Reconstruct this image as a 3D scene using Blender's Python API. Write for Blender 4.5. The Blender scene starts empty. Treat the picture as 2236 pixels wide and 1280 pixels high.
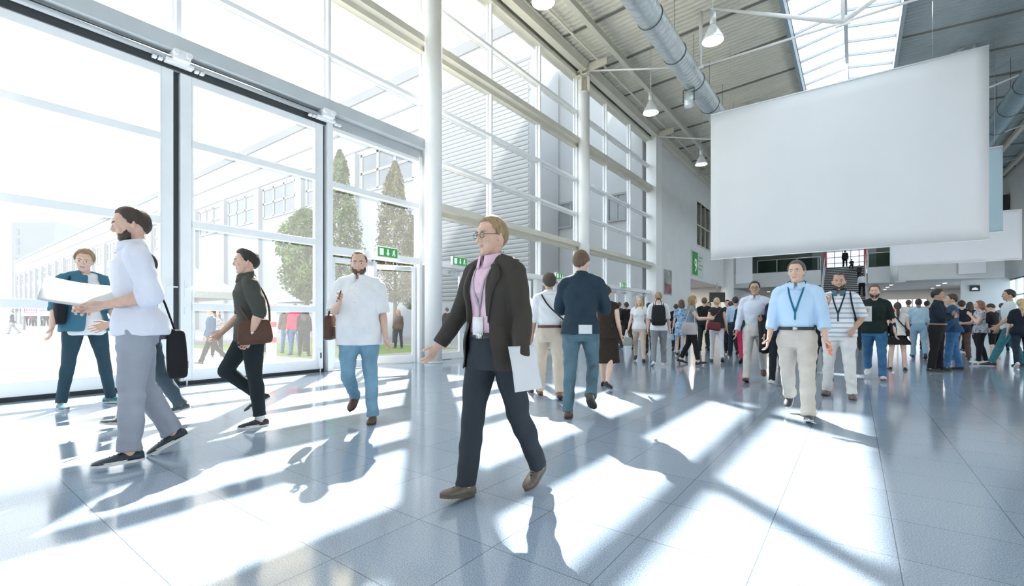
import bpy, bmesh, math, random
import numpy as np
from mathutils import Vector, Matrix
random.seed(7)
rng = np.random.default_rng(7)
SC = bpy.context.scene
COL = SC.collection
R = math.radians

# ------------------------------------------------------------------ camera
F_PX = 1007.0
HCAM = 1.13
YAW = math.atan(750 / F_PX)
SA, CA = math.sin(YAW), math.cos(YAW)
cd = bpy.data.cameras.new('camera')
cam = bpy.data.objects.new('camera', cd)
COL.objects.link(cam)
cam.location = (0, 0, HCAM)
cam.rotation_euler = (R(90), 0, YAW)
cd.sensor_width = 36
cd.lens = F_PX / 2236 * 36
cd.shift_y = 58 / 2236
cd.clip_start = 0.05
cd.clip_end = 900
SC.camera = cam

def floor_at(px, py):
    """point of the floor seen at a pixel of the photograph"""
    z = F_PX * HCAM / (py - 698)
    s = (px - 1118) / F_PX * z
    return Vector((-z * SA + s * CA, z * CA + s * SA, 0))

def depth_at(px, z, py=698):
    s = (px - 1118) / F_PX * z
    return Vector((-z * SA + s * CA, z * CA + s * SA, HCAM + (698 - py) / F_PX * z))

def plane_y(px, py, Y):
    u = (px - 1118) / F_PX
    return depth_at(px, Y / (CA + u * SA), py)

def plane_x(px, py, X):
    u = (px - 1118) / F_PX
    return depth_at(px, X / (-SA + u * CA), py)

# ------------------------------------------------------------------ materials
MATS = {}
def mat(name, col, rough=0.5, metal=0.0, vary=0.06, scale=8.0, bump=0.0, bscale=60.0, spec=0.5, stretch=None, emit=None, coat=0.0, sheen=0.0):
    if name in MATS:
        return MATS[name]
    m = bpy.data.materials.new(name)
    m.use_nodes = True
    nt = m.node_tree
    b = nt.nodes['Principled BSDF']
    b.inputs['Roughness'].default_value = rough
    b.inputs['Metallic'].default_value = metal
    b.inputs['Specular IOR Level'].default_value = spec
    if coat: b.inputs['Coat Weight'].default_value = coat
    if sheen: b.inputs['Sheen Weight'].default_value = sheen
    tc = nt.nodes.new('ShaderNodeTexCoord')
    n = nt.nodes.new('ShaderNodeTexNoise')
    n.inputs['Scale'].default_value = scale
    n.inputs['Detail'].default_value = 3
    src = tc.outputs['Object']
    if stretch:
        mp = nt.nodes.new('ShaderNodeMapping')
        mp.inputs['Scale'].default_value = stretch
        nt.links.new(src, mp.inputs['Vector']); src = mp.outputs['Vector']
    nt.links.new(src, n.inputs['Vector'])
    r = nt.nodes.new('ShaderNodeValToRGB')
    c0 = [max(0, c * (1 - vary)) for c in col[:3]] + [1]
    c1 = [min(1, c * (1 + vary)) for c in col[:3]] + [1]
    r.color_ramp.elements[0].color = c0; r.color_ramp.elements[0].position = 0.3
    r.color_ramp.elements[1].color = c1; r.color_ramp.elements[1].position = 0.7
    nt.links.new(n.outputs['Fac'], r.inputs['Fac'])
    nt.links.new(r.outputs['Color'], b.inputs['Base Color'])
    if bump:
        n2 = nt.nodes.new('ShaderNodeTexNoise')
        n2.inputs['Scale'].default_value = bscale
        n2.inputs['Detail'].default_value = 2
        nt.links.new(src, n2.inputs['Vector'])
        bp = nt.nodes.new('ShaderNodeBump')
        bp.inputs['Strength'].default_value = bump
        bp.inputs['Distance'].default_value = 0.02
        nt.links.new(n2.outputs['Fac'], bp.inputs['Height'])
        nt.links.new(bp.outputs['Normal'], b.inputs['Normal'])
    if emit:
        b.inputs['Emission Color'].default_value = (*emit[:3], 1)
        b.inputs['Emission Strength'].default_value = emit[3]
    MATS[name] = m
    return m

def glass_mat(name, tint=(0.97, 0.99, 0.98), haze=0.0, glow=0.0, refl=1.0):
    m = bpy.data.materials.new(name); m.use_nodes = True
    nt = m.node_tree; N = nt.nodes; L = nt.links
    N.remove(N['Principled BSDF'])
    out = N['Material Output']
    tr = N.new('ShaderNodeBsdfTransparent'); tr.inputs['Color'].default_value = (*tint, 1)
    cur = tr.outputs[0]
    if haze:   # translucent share in the pane imitates a veil of glare over the view
        no = N.new('ShaderNodeTexNoise'); no.inputs['Scale'].default_value = 1.3
        mr = N.new('ShaderNodeMapRange'); mr.inputs['To Min'].default_value = haze * 0.75; mr.inputs['To Max'].default_value = haze * 1.25
        L.new(no.outputs['Fac'], mr.inputs['Value'])
        tl = N.new('ShaderNodeBsdfTranslucent'); tl.inputs['Color'].default_value = (0.95, 0.97, 1, 1)
        mx = N.new('ShaderNodeMixShader'); L.new(mr.outputs[0], mx.inputs['Fac'])
        L.new(cur, mx.inputs[1]); L.new(tl.outputs[0], mx.inputs[2]); cur = mx.outputs[0]
    if glow:  # warm rough lobe imitates the glare halo around the sun
        rf = N.new('ShaderNodeBsdfRefraction'); rf.inputs['Roughness'].default_value = 0.62; rf.inputs['IOR'].default_value = 1.12
        rf.inputs['Color'].default_value = (1, 0.93, 0.78, 1)
        mx = N.new('ShaderNodeMixShader'); mx.inputs['Fac'].default_value = glow
        L.new(cur, mx.inputs[1]); L.new(rf.outputs[0], mx.inputs[2]); cur = mx.outputs[0]
    fr = N.new('ShaderNodeLayerWeight'); fr.inputs['Blend'].default_value = 0.12
    ma = N.new('ShaderNodeMath'); ma.operation = 'MULTIPLY'; ma.inputs[1].default_value = 0.55 * refl
    L.new(fr.outputs['Fresnel'], ma.inputs[0])
    gl = N.new('ShaderNodeBsdfGlossy'); gl.inputs['Roughness'].default_value = 0.02
    mx = N.new('ShaderNodeMixShader'); L.new(ma.outputs[0], mx.inputs['Fac'])
    L.new(cur, mx.inputs[1]); L.new(gl.outputs[0], mx.inputs[2])
    L.new(mx.outputs[0], out.inputs['Surface'])
    MATS[name] = m
    return m

M_FRAME = mat('white_aluminium', (0.86, 0.87, 0.88), 0.35, vary=0.03, scale=2)
M_FRAMEG = mat('grey_aluminium', (0.55, 0.58, 0.60), 0.4, vary=0.04, scale=2)
M_DARK = mat('dark_rubber_seal', (0.045, 0.055, 0.06), 0.6)
M_STEEL = mat('brushed_steel', (0.55, 0.56, 0.57), 0.3, metal=0.8, stretch=(1, 1, 20))
M_WHITE = mat('white_plaster', (0.74, 0.75, 0.75), 0.75, vary=0.025, scale=1.2, bump=0.05, bscale=120)
M_COLUMN = mat('white_painted_steel', (0.83, 0.83, 0.82), 0.4, vary=0.02, scale=3)
M_DECK = mat('lit_roof_deck', (0.74, 0.71, 0.62), 0.55, vary=0.05, scale=1.5)  # warm light tone of the left slope has the sun glare in its colour
M_BEAM = mat('cream_painted_beam', (0.68, 0.65, 0.55), 0.5, vary=0.05, scale=2)
M_RAFTER = mat('dark_roof_joint', (0.20, 0.20, 0.19), 0.6)
M_GALV = mat('galvanised_duct', (0.62, 0.66, 0.66), 0.36, metal=0.6, vary=0.10, scale=5, bump=0.03, bscale=40)
M_GALV2 = mat('duct_clamp', (0.10, 0.11, 0.12), 0.5, metal=0.5)
M_GLASS = glass_mat('hazed_clear_glass', haze=0.052, glow=0.02)
M_GLASSIN = glass_mat('clear_glass', tint=(0.90, 0.96, 0.96), haze=0.0)
M_GLASSDK = mat('office_glass', (0.10, 0.11, 0.09), 0.08, vary=0.5, scale=1.4)
M_BANNER = mat('white_banner_cloth', (0.80, 0.81, 0.82), 0.8, vary=0.015, scale=0.6)
M_BANNERB = mat('pale_blue_banner_cloth', (0.50, 0.66, 0.74), 0.8, vary=0.02, scale=0.6)
M_BANNERW = mat('lilac_white_banner_cloth', (0.93, 0.92, 0.96), 0.8, vary=0.01, scale=0.6)
M_GREEN = mat('exit_sign_green', (0.06, 0.36, 0.09), 0.4, emit=(0.06, 0.5, 0.12, 0.08))
M_SIGNW = mat('sign_white', (0.9, 0.92, 0.9), 0.4, emit=(0.9, 1, 0.92, 0.25))
M_LAMP = mat('lit_lamp_lens', (0.9, 0.9, 0.9), 0.4, emit=(1, 0.97, 0.9, 9.0))
M_LAMPH = mat('prismatic_lamp_hood', (0.78, 0.80, 0.80), 0.15, metal=0.35)
M_LAMPC = mat('lamp_gear_housing', (0.55, 0.56, 0.55), 0.4, metal=0.4)
M_BLACK = mat('black_plastic', (0.02, 0.02, 0.022), 0.4)
M_RED = mat('red_paint', (0.55, 0.05, 0.06), 0.45)
M_EXTW = mat('white_hall_cladding', (0.37, 0.375, 0.385), 0.7, vary=0.02, scale=0.3)
M_EXTB = mat('grey_hall_cladding', (0.22, 0.225, 0.235), 0.7, vary=0.03, scale=0.3)
M_EXTC = mat('pale_corrugated_cladding', (0.36, 0.365, 0.37), 0.7, vary=0.02, scale=0.3)
M_EXTWIN = mat('hall_window_glass', (0.17, 0.185, 0.20), 0.15, vary=0.15, scale=0.3)
M_PAVE = mat('pale_paving', (0.29, 0.285, 0.28), 0.85, vary=0.06, scale=0.6)

def floor_material():
    m = bpy.data.materials.new('polished_granite_tiles'); m.use_nodes = True
    nt = m.node_tree; N = nt.nodes; L = nt.links
    b = N['Principled BSDF']
    geo = N.new('ShaderNodeNewGeometry')
    mp = N.new('ShaderNodeMapping'); mp.inputs['Location'].default_value = (0.908, -1.24, 0)
    L.new(geo.outputs['Position'], mp.inputs['Vector'])
    T = 0.5355
    br = N.new('ShaderNodeTexBrick')
    br.offset = 0.0; br.squash = 1.0
    br.inputs['Scale'].default_value = 1.0
    br.inputs['Brick Width'].default_value = T; br.inputs['Row Height'].default_value = T
    br.inputs['Mortar Size'].default_value = 0.0022; br.inputs['Mortar Smooth'].default_value = 0.1; br.inputs['Bias'].default_value = 0
    br.inputs['Color1'].default_value = (0.31, 0.385, 0.485, 1)
    br.inputs['Color2'].default_value = (0.345, 0.42, 0.52, 1)
    br.inputs['Mortar'].default_value = (0.12, 0.14, 0.17, 1)
    L.new(mp.outputs[0], br.inputs['Vector'])
    n1 = N.new('ShaderNodeTexNoise'); n1.inputs['Scale'].default_value = 170; n1.inputs['Detail'].default_value = 2
    L.new(geo.outputs['Position'], n1.inputs['Vector'])
    r1 = N.new('ShaderNodeValToRGB')
    r1.color_ramp.elements[0].position = 0.36; r1.color_ramp.elements[0].color = (0.50, 0.50, 0.53, 1)
    r1.color_ramp.elements[1].position = 0.62; r1.color_ramp.elements[1].color = (1.22, 1.22, 1.22, 1)
    L.new(n1.outputs['Fac'], r1.inputs['Fac'])
    mx = N.new('ShaderNodeMix'); mx.data_type = 'RGBA'; mx.blend_type = 'MULTIPLY'; mx.inputs['Factor'].default_value = 0.8
    L.new(br.outputs['Color'], mx.inputs['A']); L.new(r1.outputs['Color'], mx.inputs['B'])
    L.new(mx.outputs['Result'], b.inputs['Base Color'])
    n2 = N.new('ShaderNodeTexNoise'); n2.inputs['Scale'].default_value = 2.5
    L.new(geo.outputs['Position'], n2.inputs['Vector'])
    mr = N.new('ShaderNodeMapRange'); mr.inputs['To Min'].default_value = 0.07; mr.inputs['To Max'].default_value = 0.15
    L.new(n2.outputs['Fac'], mr.inputs['Value']); L.new(mr.outputs[0], b.inputs['Roughness'])
    b.inputs['Specular IOR Level'].default_value = 0.6
    return m
M_FLOOR = floor_material()

# ------------------------------------------------------------------ mesh builder
def tag(o, label=None, cat=None, group=None, kind=None):
    if label: o['label'] = label
    if cat: o['category'] = cat
    if group: o['group'] = group
    if kind: o['kind'] = kind
    return o

def empty(name, loc=(0, 0, 0), rz=0.0, parent=None):
    o = bpy.data.objects.new(name, None)
    o.empty_display_size = 0.1
    COL.objects.link(o)
    o.location = loc; o.rotation_euler = (0, 0, rz)
    if parent: o.parent = parent
    return o

class MB:
    """collects faces and links them as one mesh object"""
    def __init__(s):
        s.v = []; s.f = []; s.m = []; s.sm = []
    def add(s, verts, faces, mi=0, smooth=False):
        b = len(s.v)
        s.v += [tuple(v) for v in verts]
        s.f += [tuple(i + b for i in f) for f in faces]
        s.m += [mi] * len(faces); s.sm += [smooth] * len(faces)
        return s
    def box(s, x0, x1, y0, y1, z0, z1, mi=0):
        v = [(x0, y0, z0), (x1, y0, z0), (x1, y1, z0), (x0, y1, z0), (x0, y0, z1), (x1, y0, z1), (x1, y1, z1), (x0, y1, z1)]
        return s.add(v, [(0, 3, 2, 1), (4, 5, 6, 7), (0, 1, 5, 4), (1, 2, 6, 5), (2, 3, 7, 6), (3, 0, 4, 7)], mi)
    def hexa(s, p, mi=0):
        return s.add(p, [(0, 3, 2, 1), (4, 5, 6, 7), (0, 1, 5, 4), (1, 2, 6, 5), (2, 3, 7, 6), (3, 0, 4, 7)], mi)
    def bar(s, a, b, w, h, up=(0, 0, 1), mi=0):
        a = Vector(a); b = Vector(b); d = (b - a).normalized(); up = Vector(up)
        if abs(d.dot(up)) > 0.98: up = Vector((1, 0, 0))
        r = d.cross(up).normalized() * w / 2; u = r.cross(d).normalized() * h / 2
        return s.hexa([a - r - u, b - r - u, b + r - u, a + r - u, a - r + u, b - r + u, b + r + u, a + r + u], mi)
    def tube(s, pts, rad, n=12, mi=0, caps=True, smooth=True):
        pts = [Vector(p) for p in pts]
        if not hasattr(rad, '__len__'): rad = [rad] * len(pts)
        vs = []; fs = []
        ref = None
        for i, p in enumerate(pts):
            d = (pts[min(i + 1, len(pts) - 1)] - pts[max(i - 1, 0)]).normalized()
            if ref is None:
                ref = Vector((0, 0, 1)) if abs(d.z) < 0.9 else Vector((1, 0, 0))
            r = d.cross(ref).normalized(); u = r.cross(d).normalized(); ref = u
            for k in range(n):
                a = 2 * math.pi * k / n
                vs.append(p + (r * math.cos(a) + u * math.sin(a)) * rad[i])
        for i in range(len(pts) - 1):
            for k in range(n):
                k2 = (k + 1) % n
                fs.append((i * n + k, (i + 1) * n + k, (i + 1) * n + k2, i * n + k2))
        s.add(vs, fs, mi, smooth)
        if caps:
            b = len(s.v) - len(vs)
            s.f += [tuple(b + k for k in range(n)), tuple(b + (len(pts) - 1) * n + k for k in reversed(range(n)))]
            s.m += [mi, mi]; s.sm += [False, False]
        return s
    def lathe(s, prof, c=(0, 0, 0), n=24, mi=0, smooth=True, axis='z'):
        vs = []; fs = []
        for r, z in prof:
            for k in range(n):
                a = 2 * math.pi * k / n
                vs.append((c[0] + r * math.cos(a), c[1] + r * math.sin(a), c[2] + z))
        for i in range(len(prof) - 1):
            for k in range(n):
                k2 = (k + 1) % n
                fs.append((i * n + k, i * n + k2, (i + 1) * n + k2, (i + 1) * n + k))
        fs.append(tuple(reversed(range(n)))); fs.append(tuple((len(prof) - 1) * n + k for k in range(n)))
        return s.add(vs, fs, mi, smooth)
    def prism(s, poly, p0, ax, ay, depth, mi=0):
        """polygon in the plane (ax, ay) at p0, pushed along depth"""
        p0 = Vector(p0); ax = Vector(ax); ay = Vector(ay); depth = Vector(depth)
        n = len(poly)
        a = [p0 + ax * x + ay * y for x, y in poly]
        return s.add(a + [q + depth for q in a], [tuple(reversed(range(n))), tuple(range(n, 2 * n))] + [(i, (i + 1) % n, n + (i + 1) % n, n + i) for i in range(n)], mi)
    def build(s, name, mats, parent=None, loc=(0, 0, 0), bevel=0.0, fixn=True):
        me = bpy.data.meshes.new(name)
        me.from_pydata(s.v, [], s.f)
        if not isinstance(mats, (list, tuple)): mats = [mats]
        for m in mats: me.materials.append(m)
        me.polygons.foreach_set('material_index', s.m)
        me.polygons.foreach_set('use_smooth', s.sm)
        if fixn:
            bm = bmesh.new(); bm.from_mesh(me)
            bmesh.ops.recalc_face_normals(bm, faces=bm.faces)
            bm.to_mesh(me); bm.free()
        o = bpy.data.objects.new(name, me)
        COL.objects.link(o)
        o.location = loc
        if parent: o.parent = parent
        if bevel:
            bv = o.modifiers.new('bevel', 'BEVEL'); bv.width = bevel; bv.segments = 2; bv.limit_method = 'ANGLE'
        return o

def struct(mb, name, mats, parent=None, **k):
    o = mb.build(name, mats, parent, **k)
    if not parent: o['kind'] = 'structure'
    return o

def text_mb(txt, p0, ax, ay, size, depth, name, m, parent=None):
    cu = bpy.data.curves.new('t', 'FONT'); cu.body = txt; cu.size = size; cu.extrude = 0.0; cu.resolution_u = 4
    o = bpy.data.objects.new('t', cu); COL.objects.link(o)
    bpy.context.view_layer.update()
    me = bpy.data.meshes.new_from_object(o.evaluated_get(bpy.context.evaluated_depsgraph_get()))
    bpy.data.objects.remove(o)
    ax = Vector(ax); ay = Vector(ay); nn = ax.cross(ay); p0 = Vector(p0)
    for v in me.vertices:
        v.co = p0 + ax * v.co.x + ay * v.co.y + nn * depth
    me.materials.append(m)
    ob = bpy.data.objects.new(name, me); COL.objects.link(ob)
    if parent: ob.parent = parent
    return ob

# ------------------------------------------------------------------ the hall
XF = -9.30                      # glass line of the facade
XR = 8.70                       # opposite wall
YC = [-8.25, 0.10, 8.45, 16.80, 25.15]
MOD = 8.35 / 3
YB, YE = -14.0, 62.0
ZE = 11.05                      # top of the glazing
RIDGE = -0.30
def hdeck(x): return 11.55 + 0.06 * (9.0 - abs(x - RIDGE))

mb = MB(); mb.box(XF - 0.12, XR + 0.3, YB, YE, -0.3, 0.0)
mb.box(-22, XF - 0.12, 31.9, YE, -0.3, 0.0)
struct(mb, 'floor', M_FLOOR)
mb = MB(); mb.box(-320, XF - 0.12, -90, 31.9, -0.4, -0.05)
struct(mb, 'ground', M_PAVE)['kind'] = 'structure'

# roof deck: trapezoid sheeting, ribs running up the slope
def deck(mb, x0, x1, y0, y1, pitch=0.235, dep=0.075):
    prof = [(0.0, 0), (0.30, 0), (0.42, dep), (0.88, dep), (1.0, 0)]
    n = int((y1 - y0) / pitch)
    vs = []; fs = []
    z0, z1 = hdeck(x0), hdeck(x1)
    for i in range(n):
        for (t, d) in prof[:-1]:
            y = y0 + (i + t) * pitch
            vs += [(x0, y, z0 + d), (x1, y, z1 + d)]
    for i in range(len(vs) // 2 - 1):
        fs.append((2 * i, 2 * i + 1, 2 * i + 3, 2 * i + 2))
    mb.add(vs, fs)
    mb.hexa([(x0, y0, z0 + .2), (x1, y0, z1 + .2), (x1, y1, z1 + .2), (x0, y1, z0 + .2), (x0, y0, z0 + .3), (x1, y0, z1 + .3), (x1, y1, z1 + .3), (x0, y1, z0 + .3)])
SKL, SKR = -1.92, 1.28
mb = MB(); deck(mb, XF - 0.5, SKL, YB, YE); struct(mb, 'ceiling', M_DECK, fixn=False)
mb = MB(); deck(mb, SKR, XR + 0.5, YB, YE); struct(mb, 'ceiling_right', mat('shaded_roof_deck', (0.36, 0.42, 0.44), 0.55, vary=0.06, scale=1.5), fixn=False)  # darker, cooler copy of the deck: shade of this side put into the colour
# the skylight along the ridge
sk = empty('window_1'); sk['kind'] = 'structure'; sk['label'] = 'long ridge skylight between grey curbs in the metal roof'
zs = hdeck(SKL); ZR = zs + 0.62
mb = MB()
for x, o in ((SKL, -1), (SKR, 1)):
    mb.box(min(x, x + o * 0.12), max(x, x + o * 0.12), YB, YE, zs - 0.30, zs + 0.36)
mb.build('curb', mat('blue_grey_curb', (0.30, 0.36, 0.40), 0.5), sk)
mb = MB(); mb.box(RIDGE - 0.06, RIDGE + 0.06, YB, YE, ZR - 0.16, ZR)
y = YB
while y < YE:
    mb.bar((SKL, y, zs + 0.30), (RIDGE, y, ZR - 0.02), 0.05, 0.09); mb.bar((SKR, y, zs + 0.30), (RIDGE, y, ZR - 0.02), 0.05, 0.09)
    y += 1.21
mb.build('frame', M_FRAMEG, sk)
mb = MB()
mb.add([(SKL, YB, zs + .33), (SKL, YE, zs + .33), (RIDGE, YE, ZR), (RIDGE, YB, ZR), (SKR, YE, zs + .33), (SKR, YB, zs + .33)], [(0, 1, 2, 3), (3, 2, 4, 5)])
mb.build('glazing', glass_mat('skylight_glass', tint=(0.92, 0.97, 1.0), haze=0.03), sk)

# joints, purlins and eaves
tn = [0]
def trim(mb, m, label=None, **k):
    tn[0] += 1
    o = struct(mb, 'trim_%d' % tn[0], m, **k)
    if label: o['label'] = label
    return o
for y in np.arange(YB + 1.0, YE, 2.783):
    mb = MB()
    mb.bar((XF, y, hdeck(XF) - 0.03), (SKL, y, hdeck(SKL) - 0.03), 0.055, 0.06)
    mb.bar((SKR, y, hdeck(SKR) - 0.03), (XR, y, hdeck(XR) - 0.03), 0.055, 0.06)
    trim(mb, M_RAFTER)
mb = MB(); mb.box(XF - 0.15, XF + 0.22, YB, YE, ZE, ZE + 0.16); mb.box(XF - 0.15, XF + 0.10, YB, YE, ZE + 0.16, 11.85)
trim(mb, M_BEAM, 'cream eaves beam along the top of the glass facade')
mb = MB(); mb.box(-8.98, -8.70, YB, YE, 11.22, 11.50); mb.box(-9.06, -8.62, YB, YE, 11.50, 11.54)
trim(mb, M_BEAM, 'wide cream beam running over the column tops')
mb = MB(); mb.box(-7.46, -7.28, YB, YE, 11.28, 11.50)
trim(mb, M_BEAM, 'pale square purlin under the metal roof')
mb = MB(); mb.tube([(-8.22, YB, 11.48), (-8.22, YE, 11.48)], 0.045, 8); trim(mb, M_BEAM, 'thin pipe running along the metal roof')
for x in (7.0, 8.2):
    mb = MB(); mb.box(x, x + 0.2, YB, YE, 11.28, 11.5); trim(mb, M_BEAM)

# ------------------------------------------------------------------ facade
def pane(mb, y0, y1, z0, z1, x=XF):
    mb.add([(x, y0, z0), (x, y1, z0), (x, y1, z1), (x, y0, z1)], [(0, 1, 2, 3)])
def facade_bay(k, wn):
    y0, y1 = YC[k], YC[k + 1]
    low = k >= 2
    zb = 2.65 if low else 5.86
    root = empty('window_%d' % wn, (0, 0, 0)); root['kind'] = 'structure'
    fr = MB(); gl = MB(); be = MB()
    ys = [y0 + i * MOD for i in range(4)]
    for i, y in enumerate(ys):
        if i == 3 and k < 3: continue
        fr.box(XF - 0.05, XF + 0.15, y - 0.035, y + 0.035, zb, ZE)
        fr.box(XF - 0.03, XF + 0.03, y - 0.075, y + 0.075, zb, ZE)
    thin = [6.89, 9.66] + ([5.47] if low else [])
    beams = [8.36] + ([4.12] if low else [])
    for z in thin:
        fr.box(XF - 0.05, XF + 0.17, y0, y1, z - 0.045, z + 0.045)
        fr.box(XF - 0.03, XF + 0.04, y0, y1, z - 0.085, z + 0.085)
    for z in beams:
        be.box(XF - 0.05, XF + 0.34, y0, y1, z - 0.03, z + 0.15)
        be.box(XF - 0.04, XF + 0.16, y0, y1, z - 0.16, z - 0.03)
    zz = sorted([zb] + thin + beams + [ZE])
    for i in range(3):
        for a, b in zip(zz[:-1], zz[1:]):
            pane(gl, ys[i], ys[i + 1], a, b)
    if low:
        fr.box(XF - 0.08, XF + 0.20, y0, y1, 2.58, 2.74)
    fr.build('frame', M_FRAME, root)
    be.build('beam', M_BEAM, root)
    gl.build('glazing', M_GLASS, root, fixn=False)
    return root
for k in range(4): facade_bay(k, 2 + k)
# piers beyond the last bay, facade behind the camera closed by a wall
mb = MB(); mb.box(XF - 0.2, XF + 0.3, YB, YC[0], 0, ZE); struct(mb, 'wall_rear_left', M_WHITE)
mb = MB(); mb.box(XF - 0.2, XR + 0.3, YB - 0.3, YB, 0, 12); struct(mb, 'wall_back', M_WHITE)

# header beam with the two door tracks
mb = MB()
mb.box(XF - 0.12, XF + 0.26, YC[0], 8.45, 5.60, 5.86); mb.box(XF - 0.12, XF + 0.05, YC[0], 8.45, 5.36, 5.60)
trim(mb, M_FRAMEG, 'grey header beam over the tall folding glass doors', bevel=0.008)
mb = MB(); mb.box(XF + 0.05, XF + 0.06, YC[0], 5.72, 5.36, 5.60); trim(mb, M_DARK)
mb = MB(); mb.tube([(XF + 0.15, YC[0], 5.49), (XF + 0.15, 5.64, 5.49)], 0.045, 12); trim(mb, M_FRAMEG, 'round door track under the header beam')
for y in (2.88, 5.55, -2.7):
    o = MB()
    o.box(XF + 0.08, XF + 0.34, y - 0.12, y + 0.12, 5.44, 5.60); o.box(XF + 0.10, XF + 0.24, y - 0.20, y + 0.20, 5.40, 5.455)
    for d in (-0.09, 0.09): o.tube([(XF + 0.30, y + d, 5.54), (XF + 0.37, y + d, 5.54)], 0.05, 14)
    for d in (-0.34, -0.26, 0.26, 0.34): o.box(XF + 0.12, XF + 0.2, y + d - 0.03, y + d + 0.03, 5.39, 5.43)
    b = o.build('roller_bracket', M_FRAME, None, bevel=0.006)
    tag(b, {2.88: 'white door roller bracket above the joint of the two widest folding doors', 5.55: 'white door roller bracket above the joint beside the entrance', -2.7: 'white door roller bracket out of frame'}[y], 'bracket', 'door roller brackets')

DZ = [0.27, 1.35, 2.78, 4.17, 5.20]
dn = [0]
def folding_door(y0, y1, label):
    dn[0] += 1
    root = empty('door_%d' % dn[0]); root['kind'] = 'structure'; root['label'] = label
    x0, x1 = XF - 0.04, XF + 0.07
    fr = MB(); gl = MB()
    fw = 0.17
    fr.box(x0, x1, y0, y0 + fw, 0.07, 5.34); fr.box(x0, x1, y1 - fw, y1, 0.07, 5.34)
    fr.box(x0, x1, y0 + fw, y1 - fw, 0.07, DZ[0]); fr.box(x0, x1, y0 + fw, y1 - fw, DZ[-1], 5.34)
    for z in DZ[1:-1]: fr.box(x0, x1 + 0.02, y0 + fw, y1 - fw, z - 0.065, z + 0.065)
    fr.box(x0 + 0.02, x1 + 0.012, y0 + fw, y0 + fw + 0.025, DZ[0], DZ[-1]); fr.box(x0 + 0.02, x1 + 0.012, y1 - fw - 0.025, y1 - fw, DZ[0], DZ[-1])
    fr.build('frame', M_FRAME, root, bevel=0.008)
    for a, b in zip(DZ[:-1], DZ[1:]): pane(gl, y0 + fw, y1 - fw, a, b)
    gl.build('glazing', M_GLASS, root, fixn=False)
    s = MB(); s.box(XF - 0.06, XF + 0.02, y0, y1, 0.0, 0.07); s.build('bottom_seal', M_DARK, root)
    for yy in (y0 + 0.085, y1 - 0.085):
        h = MB(); h.box(x1, x1 + 0.045, yy - 0.045, yy + 0.045, 0.10, 0.48); h.box(x1 + 0.045, x1 + 0.06, yy - 0.012, yy + 0.012, 0.30, 0.42, 1); h.tube([(x1 + 0.03, yy, 0.0), (x1 + 0.03, yy, 0.12)], 0.014, 8)
        h.build('floor_bolt', [M_FRAME, M_DARK], root)
    h = MB()
    yy = y0 + 0.08 if y0 > 2 else y1 - 0.08
    h.box(x1, x1 + 0.02, yy - 0.025, yy + 0.025, 1.52, 1.80); h.tube([(x1 + 0.02, yy, 1.68), (x1 + 0.07, yy, 1.68), (x1 + 0.07, yy + 0.12, 1.68)], 0.012, 8)
    h.box(x1, x1 + 0.02, yy - 0.025, yy + 0.025, 1.22, 1.34)
    h.build('handle', M_FRAME, root)
folding_door(0.16, 2.83, 'tall folding glass door nearest the camera')
folding_door(2.93, 5.56, 'tall folding glass door behind the person in the dark polo shirt')
for y0 in (-8.2, -5.42, -2.64): folding_door(y0, y0 + 2.7, 'tall folding glass door behind the camera')
mb = MB(); mb.box(XF - 0.10, XF - 0.02, 2.78, 2.98, 0, 5.4); mb.box(XF - 0.10, XF - 0.02, 5.52, 5.66, 0, 5.4); trim(mb, M_DARK, 'dark gaps between the folding doors')
# entrance in the same bay: double door, lights above
mb = MB(); mb.box(XF - 0.08, XF + 0.14, 5.63, 5.75, 0, 5.40); mb.box(XF - 0.08, XF + 0.14, 8.24, 8.34, 0, 5.40); trim(mb, M_FRAME, 'white posts on either side of the entrance doors', bevel=0.006)
w = empty('window_6'); w['kind'] = 'structure'
fr = MB(); gl = MB()
fr.box(XF - 0.06, XF + 0.12, 5.75, 8.24, 2.58, 2.74); fr.box(XF - 0.06, XF + 0.12, 5.75, 8.24, 4.04, 4.16); fr.box(XF - 0.06, XF + 0.1, 5.75, 8.24, 5.28, 5.36)
pane(gl, 5.75, 8.24, 2.74, 4.04); pane(gl, 5.75, 8.24, 4.16, 5.28)
fr.build('frame', M_FRAME, w); gl.build('glazing', M_GLASS, w, fixn=False)

def swing_door(y0, y1, label, x=XF, opened=0.0):
    """glazed door leaf with rails, pull handle and closer; opened turns it outwards about y1"""
    dn[0] += 1
    root = empty('door_%d' % dn[0], (x, y1, 0), opened); root['kind'] = 'structure'; root['label'] = label
    w = y1 - y0
    fr = MB(); gl = MB()
    fr.box(-0.035, 0.035, -w, -w + 0.09, 0.02, 2.52); fr.box(-0.035, 0.035, -0.09, 0, 0.02, 2.52)
    fr.box(-0.035, 0.035, -w + 0.09, -0.09, 0.02, 0.20); fr.box(-0.035, 0.035, -w + 0.09, -0.09, 2.40, 2.52)
    fr.build('frame', M_FRAME, root, bevel=0.006)
    pane(gl, -w + 0.09, -0.09, 0.2, 2.4, 0); gl.build('glazing', M_GLASS, root, fixn=False)
    h = MB(); h.tube([(0.035, -w + 0.06, 0.75), (0.10, -w + 0.06, 0.78), (0.10, -w + 0.06, 1.62), (0.035, -w + 0.06, 1.65)], 0.015, 8); h.build('pull_handle', M_STEEL, root)
    c = MB(); c.box(0.035, 0.10, -0.55, -0.15, 2.42, 2.50); c.build('door_closer', M_FRAMEG, root)
    return root
swing_door(5.78, 6.98, 'left leaf of the glazed entrance double door')
swing_door(7.02, 8.22, 'right leaf of the glazed entrance double door, standing ajar', opened=-0.45)
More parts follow.
